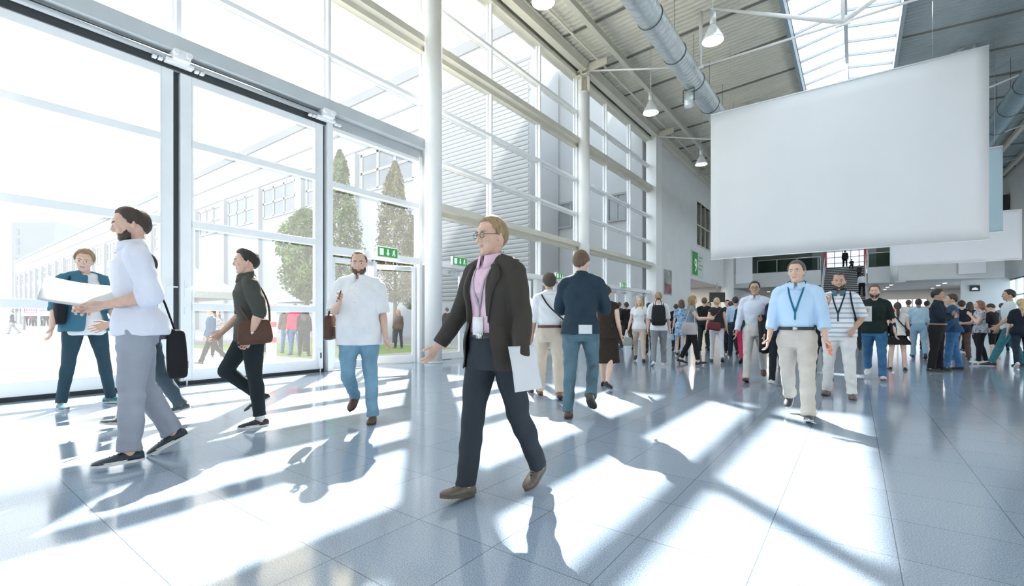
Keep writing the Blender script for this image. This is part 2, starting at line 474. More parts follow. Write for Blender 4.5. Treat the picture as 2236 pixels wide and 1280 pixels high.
for y0 in (8.8, 11.25, 14.05):
    for j in range(2):
        swing_door(y0 + j * 1.2, y0 + j * 1.2 + 1.17, 'glazed door leaf in the second bay of the facade', opened=(-1.2 if y0 > 10 and y0 < 12 and j == 1 else 0))
for y0 in (17.2, 19.75, 22.5):
    for j in range(2):
        swing_door(y0 + j * 1.2, y0 + j * 1.2 + 1.17, 'glazed door leaf in the last bay of the facade')
mb = MB()
for k in (2, 3):
    for i in range(4):
        y = YC[k] + i * MOD
        if i == 3 and k == 2: continue
        mb.box(XF - 0.06, XF + 0.12, y - 0.16, y + 0.16, 0, 2.58)
trim(mb, M_FRAME, 'white posts between the doors of the far bays')
def exit_sign(y, z, label, back=False):
    root = empty('exit_sign', (XF + 0.24, y, z)); tag(root, label, 'exit sign', 'green emergency exit signs')
    b = MB(); b.box(-0.05, 0.03, -0.30, 0.30, 0, 0.25); b.build('housing', M_FRAME, root, bevel=0.006)
    g = MB(); g.box(0.03, 0.036, -0.285, 0.285, 0.015, 0.235); g.build('green_face', M_GREEN, root)
    s = MB(); ax, ay, dp = (0, 1, 0), (0, 0, 1), (0.004, 0, 0)
    p0 = (0.036, 0, 0.125)
    s.prism([(-0.24, -0.08), (-0.13, -0.08), (-0.13, 0.08), (-0.24, 0.08)], p0, ax, ay, dp)         # door
    s.prism([(-0.02, 0.075), (0.02, 0.075), (0.02, -0.02), (0.05, -0.02), (0.0, -0.085), (-0.05, -0.02), (-0.02, -0.02)], p0, ax, ay, dp)  # arrow
    s.prism([(0.14, 0.02), (0.19, 0.04), (0.17, 0.055), (0.15, 0.045)], p0, ax, ay, dp)
    s.prism([(0.16, 0.04), (0.20, 0.03), (0.19, -0.02), (0.22, -0.04), (0.21, -0.08), (0.19, -0.08), (0.19, -0.045), (0.165, -0.03), (0.14, -0.075), (0.12, -0.065), (0.15, -0.01)], p0, ax, ay, dp)
    s.prism([(0.19 + 0.017 * math.cos(a), 0.062 + 0.017 * math.sin(a)) for a in np.linspace(0, 6.0, 10)], p0, ax, ay, dp)
    s.build('pictogram', M_SIGNW, root)
exit_sign(7.12, 2.62, 'green running man exit sign above the entrance doors left of the first column')
exit_sign(9.65, 2.66, 'green running man exit sign just right of the first round column')
exit_sign(15.2, 2.66, 'small exit sign above the doors before the second column')
exit_sign(21.2, 2.66, 'smallest exit sign above the last glass doors')
# green box on the post beside the entrance
root = empty('call_point', (XF + 0.14, 5.69, 1.02)); tag(root, 'green emergency door release box on the white post left of the entrance doors', 'call point')
b = MB(); b.box(0, 0.07, -0.075, 0.075, 0, 0.27); b.build('case', M_GREEN, root, bevel=0.008)
b = MB(); b.box(0.07, 0.078, -0.045, 0.045, 0.05, 0.14); b.box(0.078, 0.082, -0.02, 0.02, 0.075, 0.115, 1); b.build('button_plate', [M_SIGNW, M_DARK], root)

# ------------------------------------------------------------------ columns, trusses
def column(y, label):
    root = empty('round_column', (-8.86, y, 0)); tag(root, label, 'column', 'round white columns along the facade', 'structure')
    s = MB(); s.lathe([(0.225, 0.02), (0.225, 10.3)], n=32); s.build('shaft', M_COLUMN, root)
    s = MB(); s.lathe([(0.26, 0), (0.26, 0.03), (0.235, 0.035), (0.235, 0.06)], n=32); s.build('base_ring', M_FRAMEG, root)
    s = MB(); s.lathe([(0.23, 10.3), (0.23, 10.36), (0.16, 10.4), (0.15, 10.85)], n=24)
    for a in range(4):
        c, d = math.cos(a * math.pi / 2), math.sin(a * math.pi / 2)
        s.bar((c * 0.20, d * 0.20, 10.36), (c * 0.20, d * 0.20, 11.2), 0.05, 0.12, up=(c, d, 0))
    s.box(-0.26, 0.26, -0.26, 0.26, 10.95, 11.0); s.box(-0.2, 0.2, -0.2, 0.2, 11.16, 11.22)
    s.build('capital', M_BEAM, root)
column(YC[2], 'white round column beside the glass entrance doors, nearest of the columns in view')
column(YC[3], 'white round column farther along the facade, behind the person in the navy shirt')
column(YC[1], 'white round column standing left of the picture')

def truss(y, label):
    root = empty('roof_truss', (0, y, 0)); tag(root, label, 'truss', 'white tie rod trusses under the roof')
    xs, xn, zn = -8.7, 4.02, 9.93
    t = MB()
    t.tube([(xs, 0, 11.2), (RIDGE - xn, 0, zn)], 0.035, 8); t.tube([(RIDGE + xn, 0, zn), (-xs + 2 * RIDGE, 0, 11.2)], 0.035, 8)
    t.tube([(RIDGE - xn, 0, zn), (RIDGE + xn, 0, zn)], 0.035, 8)
    t.build('tie_rod', M_COLUMN, root)
    for sx in (-1, 1):
        s = MB(); x = RIDGE + sx * xn
        s.tube([(x, 0, zn), (x, 0, hdeck(x) - 0.02)], [0.035, 0.075], 10); s.tube([(x - 0.1, 0, zn), (x + 0.1, 0, zn)], 0.06, 10)
        s.build('strut', M_COLUMN, root)
        d = MB(); d.tube([(RIDGE, 0, zn), (RIDGE + sx * 3.7, 0, hdeck(RIDGE + sx * 3.7) - 0.03)], [0.07, 0.045], 10); d.build('diagonal', M_COLUMN, root)
    s = MB(); s.tube([(RIDGE, 0, zn), (RIDGE, 0, ZR - 0.1)], 0.05, 10); s.box(RIDGE - 0.18, RIDGE + 0.18, -0.03, 0.03, zn - 0.1, zn + 0.18); s.build('king_post', M_COLUMN, root)
    g = MB(); g.prism([(0, 0), (0.95, 0.12), (0.95, 0.38), (0.2, 0.38)], (xs - 0.1, -0.02, 11.1), (1, 0, 0), (0, 0, 1), (0, 0.04, 0)); g.build('gusset_plate', M_BEAM, root)
truss(YC[3], 'white tie rod truss at the second column, in front of the big banner')
truss(YC[4], 'white tie rod truss at the end of the glass facade, partly behind the big banner')
truss(YC[2], 'white tie rod truss at the first column, above the picture')
truss(33.5, 'white tie rod truss over the far hall, behind the big banner')
truss(41.8, 'farthest white tie rod truss, by the balcony')

def duct(x, z, label, m=None):
    root = empty('ventilation_duct', (x, 0, z)); tag(root, label, 'duct', 'round ventilation ducts under the roof')
    s = MB(); n = 28; pts = []; rad = []
    y = YB + 0.1; k = 0
    while y < 43.5:
        pts += [(0, y, 0), (0, y + 0.016, 0), (0, y + 0.032, 0)]; rad += [0.37, 0.376, 0.37]; y += 0.21; k += 1
    s.tube(pts, rad, n); s.build('duct_shell', m or M_GALV, root)
    for y in np.arange(-12, 43, 2.3):
        h = MB()
        ring = [(0.383 * math.cos(a), y, 0.383 * math.sin(a)) for a in np.linspace(0, 2 * math.pi, 25)]
        h.tube(ring, 0.012, 5); h.tube([(0, y, 0.38), (0, y, hdeck(x) - z)], 0.008, 5)
        h.build('hanger', M_GALV2, root)
duct(-4.85, 10.05, 'round galvanised ventilation duct crossing the roof left of the skylight')
duct(5.05, 9.75, 'round galvanised ventilation duct at the right edge, beyond the big banner', mat('shaded_duct', (0.24, 0.33, 0.37), 0.4, metal=0.6, vary=0.1, scale=5))  # darker teal copy of the duct metal, shade on this side painted in

def lamp(x, y, z, label):
    root = empty('pendant_light', (x, y, z)); tag(root, label, 'ceiling light', 'high bay pendant lights')
    h = MB(); h.lathe([(0.285, 0.0), (0.29, 0.02), (0.25, 0.12), (0.17, 0.30), (0.10, 0.42), (0.07, 0.45)], n=28); h.build('hood', M_LAMPH, root)
    d = MB(); d.lathe([(0.0, -0.035), (0.14, -0.03), (0.24, -0.012), (0.28, 0.0)], n=28); d.build('lens', M_LAMP, root)
    g = MB(); g.lathe([(0.05, 0.45), (0.085, 0.47), (0.085, 0.78), (0.04, 0.81)], n=16); g.build('gear_housing', M_LAMPC, root)
    c = MB(); c.tube([(0, 0, 0.8), (0, 0, hdeck(x) - z)], 0.01, 6); c.build('cord', M_STEEL, root)
lamp(-6.2, 9.62, 8.98, 'lit pendant light cut by the top edge, nearest in the left row')
lamp(-6.2, 17.1, 8.93, 'lit pendant light beside the second column, below the square purlin')
lamp(-6.2, 24.2, 8.90, 'small lit pendant light just left of the big banner')
lamp(-3.2, 13.7, 8.92, 'large lit pendant light right of the left duct, near the top edge')
lamp(6.9, 30.0, 8.9, 'small lit pendant light by the right duct')
root = empty('spotlight', (-4.95, 17.6, 9.0)); tag(root, 'grey cylinder spotlight hanging under the left duct', 'spotlight')
s = MB(); s.lathe([(0.15, 0.0), (0.17, 0.02), (0.17, 0.5), (0.12, 0.53)], n=20); s.build('body', M_GALV, root)
s = MB(); s.lathe([(0.0, -0.01), (0.13, -0.01), (0.14, 0.01)], n=20); s.build('lens', M_FRAME, root)
s = MB(); s.bar((-0.2, 0, 0.2), (-0.2, 0, 0.66), 0.03, 0.02); s.bar((0.2, 0, 0.2), (0.2, 0, 0.66), 0.03, 0.02); s.bar((-0.2, 0, 0.66), (0.2, 0, 0.66), 0.03, 0.02); s.bar((-0.2, 0, 0.22), (-0.16, 0, 0.22), 0.03, 0.03); s.bar((0.2, 0, 0.22), (0.16, 0, 0.22), 0.03, 0.03); s.build('bracket', M_GALV2, root)

# ------------------------------------------------------------------ banners
def banner(Y, px0, px1, t0, t1, b0, b1, m, name, label, wires=True, thick=0.02, zroof=11.7):
    """cloth hung across the hall in the plane Y"""
    a, b = plane_y(px0, t0, Y), plane_y(px1, t1, Y)
    c = plane_y(px0, b0, Y)
    zt = (a.z + b.z) / 2; zb = (c.z + plane_y(px1, b1, Y).z) / 2
    root = empty(name, (a.x, Y, zb)); tag(root, label, 'banner', 'blank hanging banners')
    w, h = b.x - a.x, zt - zb
    s = MB(); nx, nz = 24, 12; vs = []; fs = []
    for j in range(nz + 1):
        for i in range(nx + 1):
            vs.append((w * i / nx, 0.012 * math.sin(i * 0.9) * (1 - j / nz), h * j / nz))
    for j in range(nz):
        for i in range(nx):
            fs.append((j * (nx + 1) + i, j * (nx + 1) + i + 1, (j + 1) * (nx + 1) + i + 1, (j + 1) * (nx + 1) + i))
    s.add(vs, fs, 0, True); o = s.build('cloth', m, root, fixn=False)
    sd = o.modifiers.new('thickness', 'SOLIDIFY'); sd.thickness = 0.008
    s = MB(); s.tube([(0, 0, h), (w, 0, h)], 0.025, 8); s.build('pole', M_FRAME, root)
    s = MB(); s.tube([(0, 0, 0), (w, 0, 0)], 0.018, 8); s.build('bottom_pole', M_FRAME, root)
    if wires:
        for t in (0.09, 0.84):
            s = MB(); s.tube([(w * t, 0, h), (w * t, 0, zroof - zb)], 0.006, 5); s.build('cable', M_STEEL, root)
    return root
banner(19.2, 1552, 2160, 250, 100, 565, 526, M_BANNER, 'hanging_banner', 'huge blank white banner hanging across the hall')
banner(24.5, 2080, 2190, 340, 314, 515, 504, M_BANNERB, 'hanging_banner', 'pale blue banner edge showing right behind the huge white banner')
banner(31.0, 1943, 2232, 500, 440, 579, 569, M_BANNERW, 'hanging_banner', 'wide lilac white banner hanging low in front of the balcony rail', wires=False)
# ------------------------------------------------------------------ left wall beyond the glass, far hall
XW = -9.0
mb = MB(); mb.box(XW - 0.35, XW + 0.22, 25.05, 26.0, 0, 11.3); trim(mb, M_COLUMN, 'white pier at the end of the glass facade')
def p(px, py): return plane_x(px, py, XW)
WY0, WY1, WZ0, WZ1 = 34.0, 37.6, 6.45, 9.5
OY0, OY1, OZ = 32.4, 42.4, 4.0
mb = MB()
T = 0.3
mb.box(XW - T, XW, 26.0, OY0, 0, 12.3)
mb.box(XW - T, XW, OY0, WY0, OZ, 12.3); mb.box(XW - T, XW, WY0, WY1, OZ, WZ0); mb.box(XW - T, XW, WY0, WY1, WZ1, 12.3); mb.box(XW - T, XW, WY1, YE, OZ, 12.3)
mb.box(XW - T, XW, OY1 + 1.2, YE, 0, OZ)
struct(mb, 'wall_left', M_WHITE)
w = empty('window_7', (0, 0, 0)); w['kind'] = 'structure'; w['label'] = 'dark office window high on the white side wall'
fr = MB(); gl = MB()
fr.box(XW - 0.12, XW + 0.04, WY0, WY1, WZ0 - 0.08, WZ0); fr.box(XW - 0.12, XW + 0.03, WY0, WY1, WZ1, WZ1 + 0.06)
for y in np.linspace(WY0, WY1, 4): fr.box(XW - 0.12, XW, y - 0.03, y + 0.03, WZ0, WZ1)
fr.box(XW - 0.12, XW, WY0, WY1, 7.85, 7.93)
fr.build('frame', M_BEAM, w)
gl.box(XW - 0.12, XW - 0.09, WY0, WY1, WZ0, WZ1); gl.build('glazing', M_GLASSDK, w)
l = MB(); l.box(XW - 0.085, XW - 0.08, WY0 + 0.1, WY0 + 1.0, 7.5, 7.6)
# dark upper glazing near the roof
mb = MB(); mb.box(XW, XW + 0.03, 38.5, 44, 9.9, 11.0); trim(mb, M_GLASSDK, 'dark window strip under the roof on the side wall')

def sign_panel(name, y0, y1, z0, z1, m, label, cat, group=None):
    root = empty(name, (XW, y0, z0)); tag(root, label, cat, group)
    b = MB(); b.box(0, 0.05, 0, y1 - y0, 0, z1 - z0); b.build('panel', m, root)
    return root
# number sign over the opening
s9 = empty('hall_sign', (XW, 32.5, 4.15)); tag(s9, 'green and white number 9 hall sign on the white side wall', 'sign')
b = MB(); b.box(0, 0.06, 0, 3.0, 0, 1.75); b.build('panel', mat('pale_green_sign', (0.62, 0.70, 0.62), 0.5, vary=0.05), s9)
b = MB(); b.box(0.06, 0.066, 0.12, 1.5, 0.08, 1.68); b.build('green_field', mat('hall_sign_green', (0.05, 0.30, 0.06), 0.5), s9)
text_mb('9', (0.068, 0.62, 0.3), (0, 1, 0), (0, 0, 1), 1.35, 0.0, 'numeral', M_SIGNW, s9)
b = MB()
for i, (a, c) in enumerate([(1.7, 2.7), (1.65, 2.2), (1.8, 2.8), (1.7, 2.5)]): b.box(0.06, 0.064, a, c, 1.35 - i * 0.28, 1.47 - i * 0.28)
b.build('small_lines', mat('sign_grey_green', (0.30, 0.40, 0.32), 0.5), s9)
# poster
po = empty('poster', (XW, 26.95, 2.6)); tag(po, 'tall faded poster with grey top and reddish lower half on the white wall', 'poster')
b = MB(); b.box(0, 0.03, 0, 1.4, 0, 1.5); b.build('sheet', mat('poster_grey', (0.36, 0.36, 0.34), 0.6, vary=0.45, scale=2.2), po)
b = MB(); b.box(0.03, 0.034, 0.1, 1.3, 0.08, 0.66); b.build('lower_picture', mat('poster_red', (0.30, 0.10, 0.12), 0.6, vary=0.5, scale=2.5), po)

# side room behind the opening
mb = MB(); mb.box(-20, -19.7, OY0, OY1 + 1.2, 0, OZ); mb.box(-20, XW - T, OY0 - 0.3, OY0, 0, OZ + 0.3); mb.box(-20, XW, OY1 + 1.2, OY1 + 1.5, 0, OZ)
struct(mb, 'wall_side_room', mat('beige_plaster', (0.60, 0.57, 0.52), 0.8, vary=0.03, scale=1))
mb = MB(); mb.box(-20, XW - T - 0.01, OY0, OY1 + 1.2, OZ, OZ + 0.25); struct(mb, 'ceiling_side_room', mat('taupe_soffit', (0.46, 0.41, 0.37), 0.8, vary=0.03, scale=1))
pl = empty('round_column', (-8.85, 42.9, 0)); tag(pl, 'thick white round column at the far end of the opening under the number sign', 'column', None, 'structure')
s = MB(); s.lathe([(0.5, 0.0), (0.5, OZ + 3.2)], n=32); s.build('shaft', M_COLUMN, pl)
mo = empty('hanging_monitor', (-8.95, 37.5, 2.45)); tag(mo, 'black flat monitor hanging from the soffit under the number sign', 'monitor')
c = depth_at(1566, 36.0, 650); mo.location = (c.x, c.y, c.z - 0.36); mo.rotation_euler = (0, 0, R(40))
b = MB(); b.box(-0.62, 0.62, -0.05, 0.05, 0, 0.76); b.build('casing', M_BLACK, mo, bevel=0.01)
b = MB(); b.tube([(0, 0, 0.74), (0, 0, OZ - mo.location.z)], 0.03, 8); b.build('hanging_pole', M_LAMPC, mo)

def disk_light(parent, loc, watts, size):
    l_ = bpy.data.lights.new('disk_light', 'AREA'); l_.shape = 'DISK'; l_.size = size; l_.energy = watts; l_.color = (1.0, 0.93, 0.82)
    o = bpy.data.objects.new('disk_light', l_); COL.objects.link(o); o.location = loc; o.parent = parent
    return o
def downlight(x, y, z, label, group):
    root = empty('downlight', (x, y, z)); tag(root, label, 'ceiling light', group)
    b = MB(); b.lathe([(0.15, 0.0), (0.16, -0.015), (0.13, -0.02)], n=16); b.build('ring', M_FRAME, root)
    b = MB(); b.lathe([(0.0, -0.022), (0.125, -0.024), (0.125, -0.02)], n=16); b.build('lens', M_LAMP, root)
    disk_light(root, (0, 0, -0.06), 45, 0.2)
c = plane_x(1523, 622, -9.9)
downlight(-10.6, 34.9, OZ, 'round downlight in the soffit under the number sign', 'downlights in the far soffits')
for x, y in ((-12.5, 36.5), (-12.5, 40.5), (-10.8, 39.0)):  # added fill lights without fixtures, only to brighten the side room
    disk_light(None, (x, y, OZ - 0.05), 150, 0.4)

# balcony, soffit, rail
ZS, ZB, ZRL = 4.0, 5.25, 6.40
YL, YR_ = 46.0, 44.4
xk = 2.55          # where the balcony steps forward
SX0, SX1 = -2.15, 0.62
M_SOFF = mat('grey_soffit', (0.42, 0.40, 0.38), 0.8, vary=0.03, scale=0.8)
mb = MB()
mb.box(XW, SX0 - 0.15, YL, YL + 0.3, ZS, ZB); mb.box(SX1 + 0.15, xk, YL, YL + 0.3, ZS, ZB); mb.box(xk, 8.0, YR_, YR_ + 0.3, ZS, ZB)
mb.box(7.7, 8.0, YR_ + 0.3, YE, ZS + 0.3, ZB)
struct(mb, 'wall_balcony', M_WHITE)
mb = MB(); mb.lathe([(0.45, ZS - 0.05), (0.45, ZB + 0.05)], c=(xk, YR_ + 0.6, 0), n=24); trim(mb, M_COLUMN, 'rounded white corner where the balcony steps forward')
mb = MB(); mb.box(XW, SX0 - 0.15, YL + 0.3, YE, ZS, ZS + 0.3); mb.box(SX1 + 0.15, 8.0, YL + 0.3, YE, ZS, ZS + 0.3); mb.box(xk, 8.0, YR_ + 0.3, YL + 0.3, ZS, ZS + 0.3); mb.box(SX0 - 0.15, SX1 + 0.15, 53.5, YE, ZS, ZS + 0.3)
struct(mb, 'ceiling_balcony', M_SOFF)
k = 0
for px, py in [(1946, 622), (1938, 627), (1932, 632), (2063, 618), (2049, 623), (2036, 629), (2025, 633), (2014, 637), (2006, 641)]:
    zz = min(44.0 + 0.1 * k, F_PX * (ZS - HCAM) / (698 - py))
    c = depth_at(px, zz, py)
    k += 1
    downlight(c.x, c.y, ZS, ['first', 'second', 'third'][k - 1] + ' downlight of the short row under the balcony beside the stairs' if k <= 3 else ['first', 'second', 'third', 'fourth', 'fifth', 'last'][k - 4] + ' downlight of the long row under the right part of the balcony', 'downlights in the far soffits')
for px, py, n in [(1700, 640, 'left'), (1678, 637, 'far left')]:
    zz = F_PX * (ZS - HCAM) / (698 - py)
    c = depth_at(px, zz, py); downlight(c.x, c.y, ZS, n + ' downlight under the balcony behind the person with glasses', 'downlights in the far soffits')
def rail(x0, x1, y, label):
    root = empty('balcony_railing', (x0, y, ZB)); tag(root, label, 'railing', 'glass railings of the balcony')
    w = x1 - x0
    g = MB(); g.box(0, w, -0.01, 0.01, 0.05, 1.05); g.build('glass_panel', glass_mat('green_rail_glass', tint=(0.50, 0.60, 0.55)) if 'green_rail_glass' not in MATS else MATS['green_rail_glass'], root)
    h = MB(); h.tube([(0, 0, 1.12), (w, 0, 1.12)], 0.03, 8); h.build('handrail', M_STEEL, root)
    for i in range(int(w / 1.5) + 2):
        q = MB(); x = min(w, i * 1.5); q.box(x - 0.025, x + 0.025, -0.03, 0.03, 0, 1.12); q.build('post', M_LAMPC, root)
    b = MB(); b.box(0, w, -0.05, 0.05, -0.02, 0.06); b.build('base_rail', M_GALV2, root)
rail(-7.0, SX0 - 0.2, YL + 0.12, 'glass balcony railing left of the staircase, behind the person in the blue shirt')
rail(SX1 + 0.2, xk, YL + 0.12, 'short glass balcony railing right of the staircase')
rail(xk, 8.0, YR_ + 0.12, 'glass balcony railing behind the low lilac white banner')
# dark upper floor behind the rail
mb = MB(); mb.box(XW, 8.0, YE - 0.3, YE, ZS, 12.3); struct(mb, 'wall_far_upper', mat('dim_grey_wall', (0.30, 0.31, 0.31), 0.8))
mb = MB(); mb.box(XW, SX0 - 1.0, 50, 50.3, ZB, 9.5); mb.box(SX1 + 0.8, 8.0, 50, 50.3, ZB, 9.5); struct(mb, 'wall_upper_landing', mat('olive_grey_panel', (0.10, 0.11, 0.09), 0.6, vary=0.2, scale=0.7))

# staircase
st = empty('staircase', ((SX0 + SX1) / 2, 40.0, 0)); tag(st, 'wide open staircase rising between the two balconies', 'staircase')
hw = (SX1 - SX0) / 2
n1 = 34; rise = 0.170; run = 0.30
M_TREAD = mat('grey_stone_tread', (0.50, 0.51, 0.51), 0.5, vary=0.08, scale=3)
M_RISER = mat('dark_riser', (0.07, 0.075, 0.08), 0.7)  # plain dark colour of the riser faces
for i in range(n1):
    t = MB(); t.box(-hw, hw, i * run, i * run + run + 0.03, (i + 1) * rise - 0.05, (i + 1) * rise)
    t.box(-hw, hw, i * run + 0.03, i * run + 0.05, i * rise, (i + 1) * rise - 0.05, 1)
    t.build('tread', [M_TREAD, M_RISER], st)
for sx in (-1, 1):
    s = MB(); L_ = n1 * run; H_ = n1 * rise
    x = sx * (hw + 0.06)
    s.hexa([(x - .05, 0, 0), (x + .05, 0, 0), (x + .05, L_, H_ - .25), (x - .05, L_, H_ - .25), (x - .05, 0, .3), (x + .05, 0, .3), (x + .05, L_, H_ + .1), (x - .05, L_, H_ + .1)])
    s.build('stringer', M_FRAMEG, st)
    s = MB(); s.tube([(x, 0, 1.0), (x, L_, H_ + 1.0), (x, L_ + 1.2, H_ + 1.0)], 0.03, 8)
    for i in range(0, n1, 4): s.tube([(x, i * run, i * rise), (x, i * run, i * rise + 1.0)], 0.018, 6)
    s.build('handrail', M_STEEL, st)
    s = MB(); s.box(x - 0.1, x + 0.1, L_ + 0.1, L_ + 0.3, H_, H_ + 2.1); s.build('newel_post', M_RED, st)
mb = MB(); mb.box(SX0 - 0.15, SX1 + 0.15, 50.2, YE, n1 * rise - 0.28, n1 * rise - 0.02); struct(mb, 'floor_landing', M_TREAD)
# bright window behind the top of the stairs
w = empty('window_8', (0, 0, 0)); w['kind'] = 'structure'; w['label'] = 'bright gridded window behind the top of the staircase'
fr = MB(); gl = MB()
y = YE - 0.45
for x in np.linspace(SX0 - 0.4, SX1 + 0.4, 6): fr.box(x - 0.04, x + 0.04, y, y + 0.1, 6.0, 9.2)
for z in np.linspace(6.0, 9.2, 6): fr.box(SX0 - 0.4, SX1 + 0.4, y, y + 0.1, z - 0.04, z + 0.04)
fr.build('frame', M_FRAMEG, w)
gl.box(SX0 - 0.4, SX1 + 0.4, y + 0.1, y + 0.14, 6.0, 9.2); gl.build('glazing', mat('daylit_window', (0.8, 0.85, 0.9), 0.4, emit=(0.85, 0.92, 1, 0.9)), w)
# far end under the balcony: bright doors
mb = MB(); mb.box(XW, -1.0, 59, 59.3, 0, ZS); mb.box(5.5, 8.7, 59, 59.3, 0, ZS); mb.box(-1.0, 5.5, 59, 59.3, 3.1, ZS); struct(mb, 'wall_far', mat('beige_plaster', (0, 0, 0)))
dn[0] += 1
w = empty('door_%d' % dn[0], (0, 0, 0)); w['kind'] = 'structure'; w['label'] = 'row of bright glass doors at the far end under the balcony'
fr = MB(); gl = MB()
for x in np.linspace(-1.0, 5.5, 7): fr.box(x - 0.05, x + 0.05, 59.0, 59.1, 0, 3.1)
fr.box(-1, 5.5, 59.0, 59.1, 2.3, 2.4); fr.build('frame', M_FRAMEG, w)
gl.box(-1, 5.5, 59.12, 59.16, 0, 3.1); gl.build('glazing', MATS['daylit_window'], w)

# right wall with its big window, only its far part in view
WR0, WR1 = 43.5, 53.0
mb = MB()
mb.box(XR, XR + 0.3, YB, WR0, 0, 11.9); mb.box(XR, XR + 0.3, WR0, WR1, 0, 0.6); mb.box(XR, XR + 0.3, WR0, WR1, 3.9, 11.9); mb.box(XR, XR + 0.3, WR1, YE, 0, 11.9)
struct(mb, 'wall_right', M_WHITE)
w = empty('window_9', (0, 0, 0)); w['kind'] = 'structure'; w['label'] = 'bright gridded window in the right wall at the far end'
fr = MB(); gl = MB()
for y in np.linspace(WR0, WR1, 6): fr.box(XR, XR + 0.1, y - 0.06, y + 0.06, 0.6, 3.9)
for z in (0.6, 1.7, 2.8, 3.9): fr.box(XR, XR + 0.1, WR0, WR1, z - 0.05, z + 0.05)
fr.build('frame', M_FRAME, w)
pane(gl, WR0, WR1, 0.6, 3.9, XR + 0.2); gl.build('glazing', M_GLASSIN, w, fixn=False)
# panel banners on the balcony front
def board(px0, px1, py0, py1, Y, label):
    a, b = plane_y(px0, py1, Y), plane_y(px1, py0, Y)
    root = empty('blank_board', (a.x, Y, a.z)); tag(root, label, 'board', 'blank white boards at the balcony')
    s = MB(); s.box(0, b.x - a.x, 0, 0.03, 0, b.z - a.z); s.build('sheet', M_BANNERW, root)
    s = MB(); w_ = b.x - a.x; h_ = b.z - a.z
    s.box(-0.02, w_ + 0.02, -0.015, 0.045, h_, h_ + 0.04); s.box(-0.02, w_ + 0.02, -0.015, 0.045, -0.04, 0.0); s.build('rail', M_FRAMEG, root)
board(1607, 1643, 556, 620, 43.0, 'tall blank white board hanging above the person with glasses')
board(2093, 2153, 570, 599, 44.2, 'small blank white board on the right part of the balcony front')
# clock like dark sign on the right, under the balcony
q = plane_y(2129, 630, 46.7)
sg = empty('wall_sign', (q.x, 46.7, q.z - 0.2)); tag(sg, 'small dark framed sign with a white arch on the far right wall', 'sign')
s = MB(); s.box(-0.26, 0.26, 0, 0.08, 0, 0.42); s.build('casing', M_BLACK, sg)
s = MB(); s.prism([(0.17 * math.cos(a), 0.17 * math.sin(a)) for a in np.linspace(0, math.pi, 12)], (0, -0.004, 0.1), (1, 0, 0), (0, 0, 1), (0, 0.004, 0)); s.build('white_arch', M_SIGNW, sg)
mb = MB(); mb.box(6.2, 8.7, 46.8, 47.0, 0, ZS + 0.1); struct(mb, 'wall_far_right', M_WHITE)
# technical gallery with truss at the right end
mb = MB(); mb.box(6.6, 8.7, 47, 47.3, 7.2, 8.0, 0); trim(mb, mat('red_brown_gallery', (0.30, 0.20, 0.17), 0.7), 'reddish gallery front at the far right under the roof')
ga = empty('lighting_truss', (6.5, 46.8, 8.2)); tag(ga, 'dark lighting truss on the gallery at the far right', 'truss')
s = MB()
for z in (0, 0.45): s.tube([(0, 0, z), (2.1, 0, z)], 0.03, 6)
for i in range(5): s.tube([(i * 0.42, 0, 0), (i * 0.42 + 0.21, 0, 0.45), (i * 0.42 + 0.42, 0, 0)], 0.015, 5)
s.build('lattice', M_STEEL, ga)
s = MB(); s.box(0.9, 2.1, -0.1, 0.5, 0.5, 1.7); s.build('equipment_case', M_BLACK, ga)
# ------------------------------------------------------------------ outside
YA = 22.0
def hall_x(px): return plane_y(px, 600, YA).x
HB = 18.7
bl = empty('exhibition_hall', (-60, YA, 0)); tag(bl, 'long white exhibition hall with a row of windows, seen through the glass doors', 'building')
mb = MB(); mb.box(-205, -15.1, YA, YA + 3.2, -0.05, HB); mb.build('wall', M_EXTW, bl, loc=(60, -YA, 0))
mb = MB(); mb.box(-205.2, -14.9, YA - 0.12, YA, HB - 0.5, HB + 0.2); mb.box(-205, -15, YA - 0.05, YA, 16.2, 16.35); mb.box(-205, -15, YA - 0.05, YA, 14.4, 14.5); mb.build('cornice', M_EXTB, bl, loc=(60, -YA, 0))
xs = np.arange(-200, -24, 8.0)
for i, x in enumerate(xs):
    m2 = MB(); m2.box(x - 0.5, x + 0.5, YA - 0.35, YA, 0, 14.2); m2.build('pilaster', M_EXTW, bl, loc=(60, -YA, 0))
    g = MB(); g.box(x + 1.0, x + 7.0, YA - 0.04, YA, 11.2, 13.9); fo = g.build('window', M_EXTWIN, bl, loc=(60, -YA, 0))
    g = MB()
    for a in np.linspace(1.0, 7.0, 4): g.box(x + a - 0.12, x + a + 0.12, YA - 0.10, YA - 0.04, 11.1, 14.0)
    for z in (11.1, 12.5, 13.9): g.box(x + 0.9, x + 7.1, YA - 0.10, YA - 0.04, z - 0.1, z + 0.1)
    g.build('window_frame', M_EXTW, fo)
    if x < -70:
        g = MB(); g.box(x + 1.2, x + 3.2, YA - 0.04, YA, 3.0, 10.0); g.box(x + 5.0, x + 7.0, YA - 0.04, YA, 3.0, 10.0); g.build('tall_window', M_EXTWIN, bl, loc=(60, -YA, 0))
mb = MB()      # corrugated cladding near the corner
z = 2.4
vs = []; fs = []
nn = 0
while z < 16:
    vs += [(-24.0, YA - 0.05, z), (-15.15, YA - 0.05, z), (-24.0, YA - 0.09, z + 0.12), (-15.15, YA - 0.09, z + 0.12), (-24.0, YA - 0.09, z + 0.18), (-15.15, YA - 0.09, z + 0.18), (-24.0, YA - 0.05, z + 0.20), (-15.15, YA - 0.05, z + 0.20)]
    for j in range(3): fs.append((nn + 2 * j, nn + 2 * j + 1, nn + 2 * j + 3, nn + 2 * j + 2))
    nn += 8; z += 0.27
mb.add(vs, fs); mb.build('louvre_cladding', M_EXTC, bl, loc=(60, -YA, 0), fixn=False)
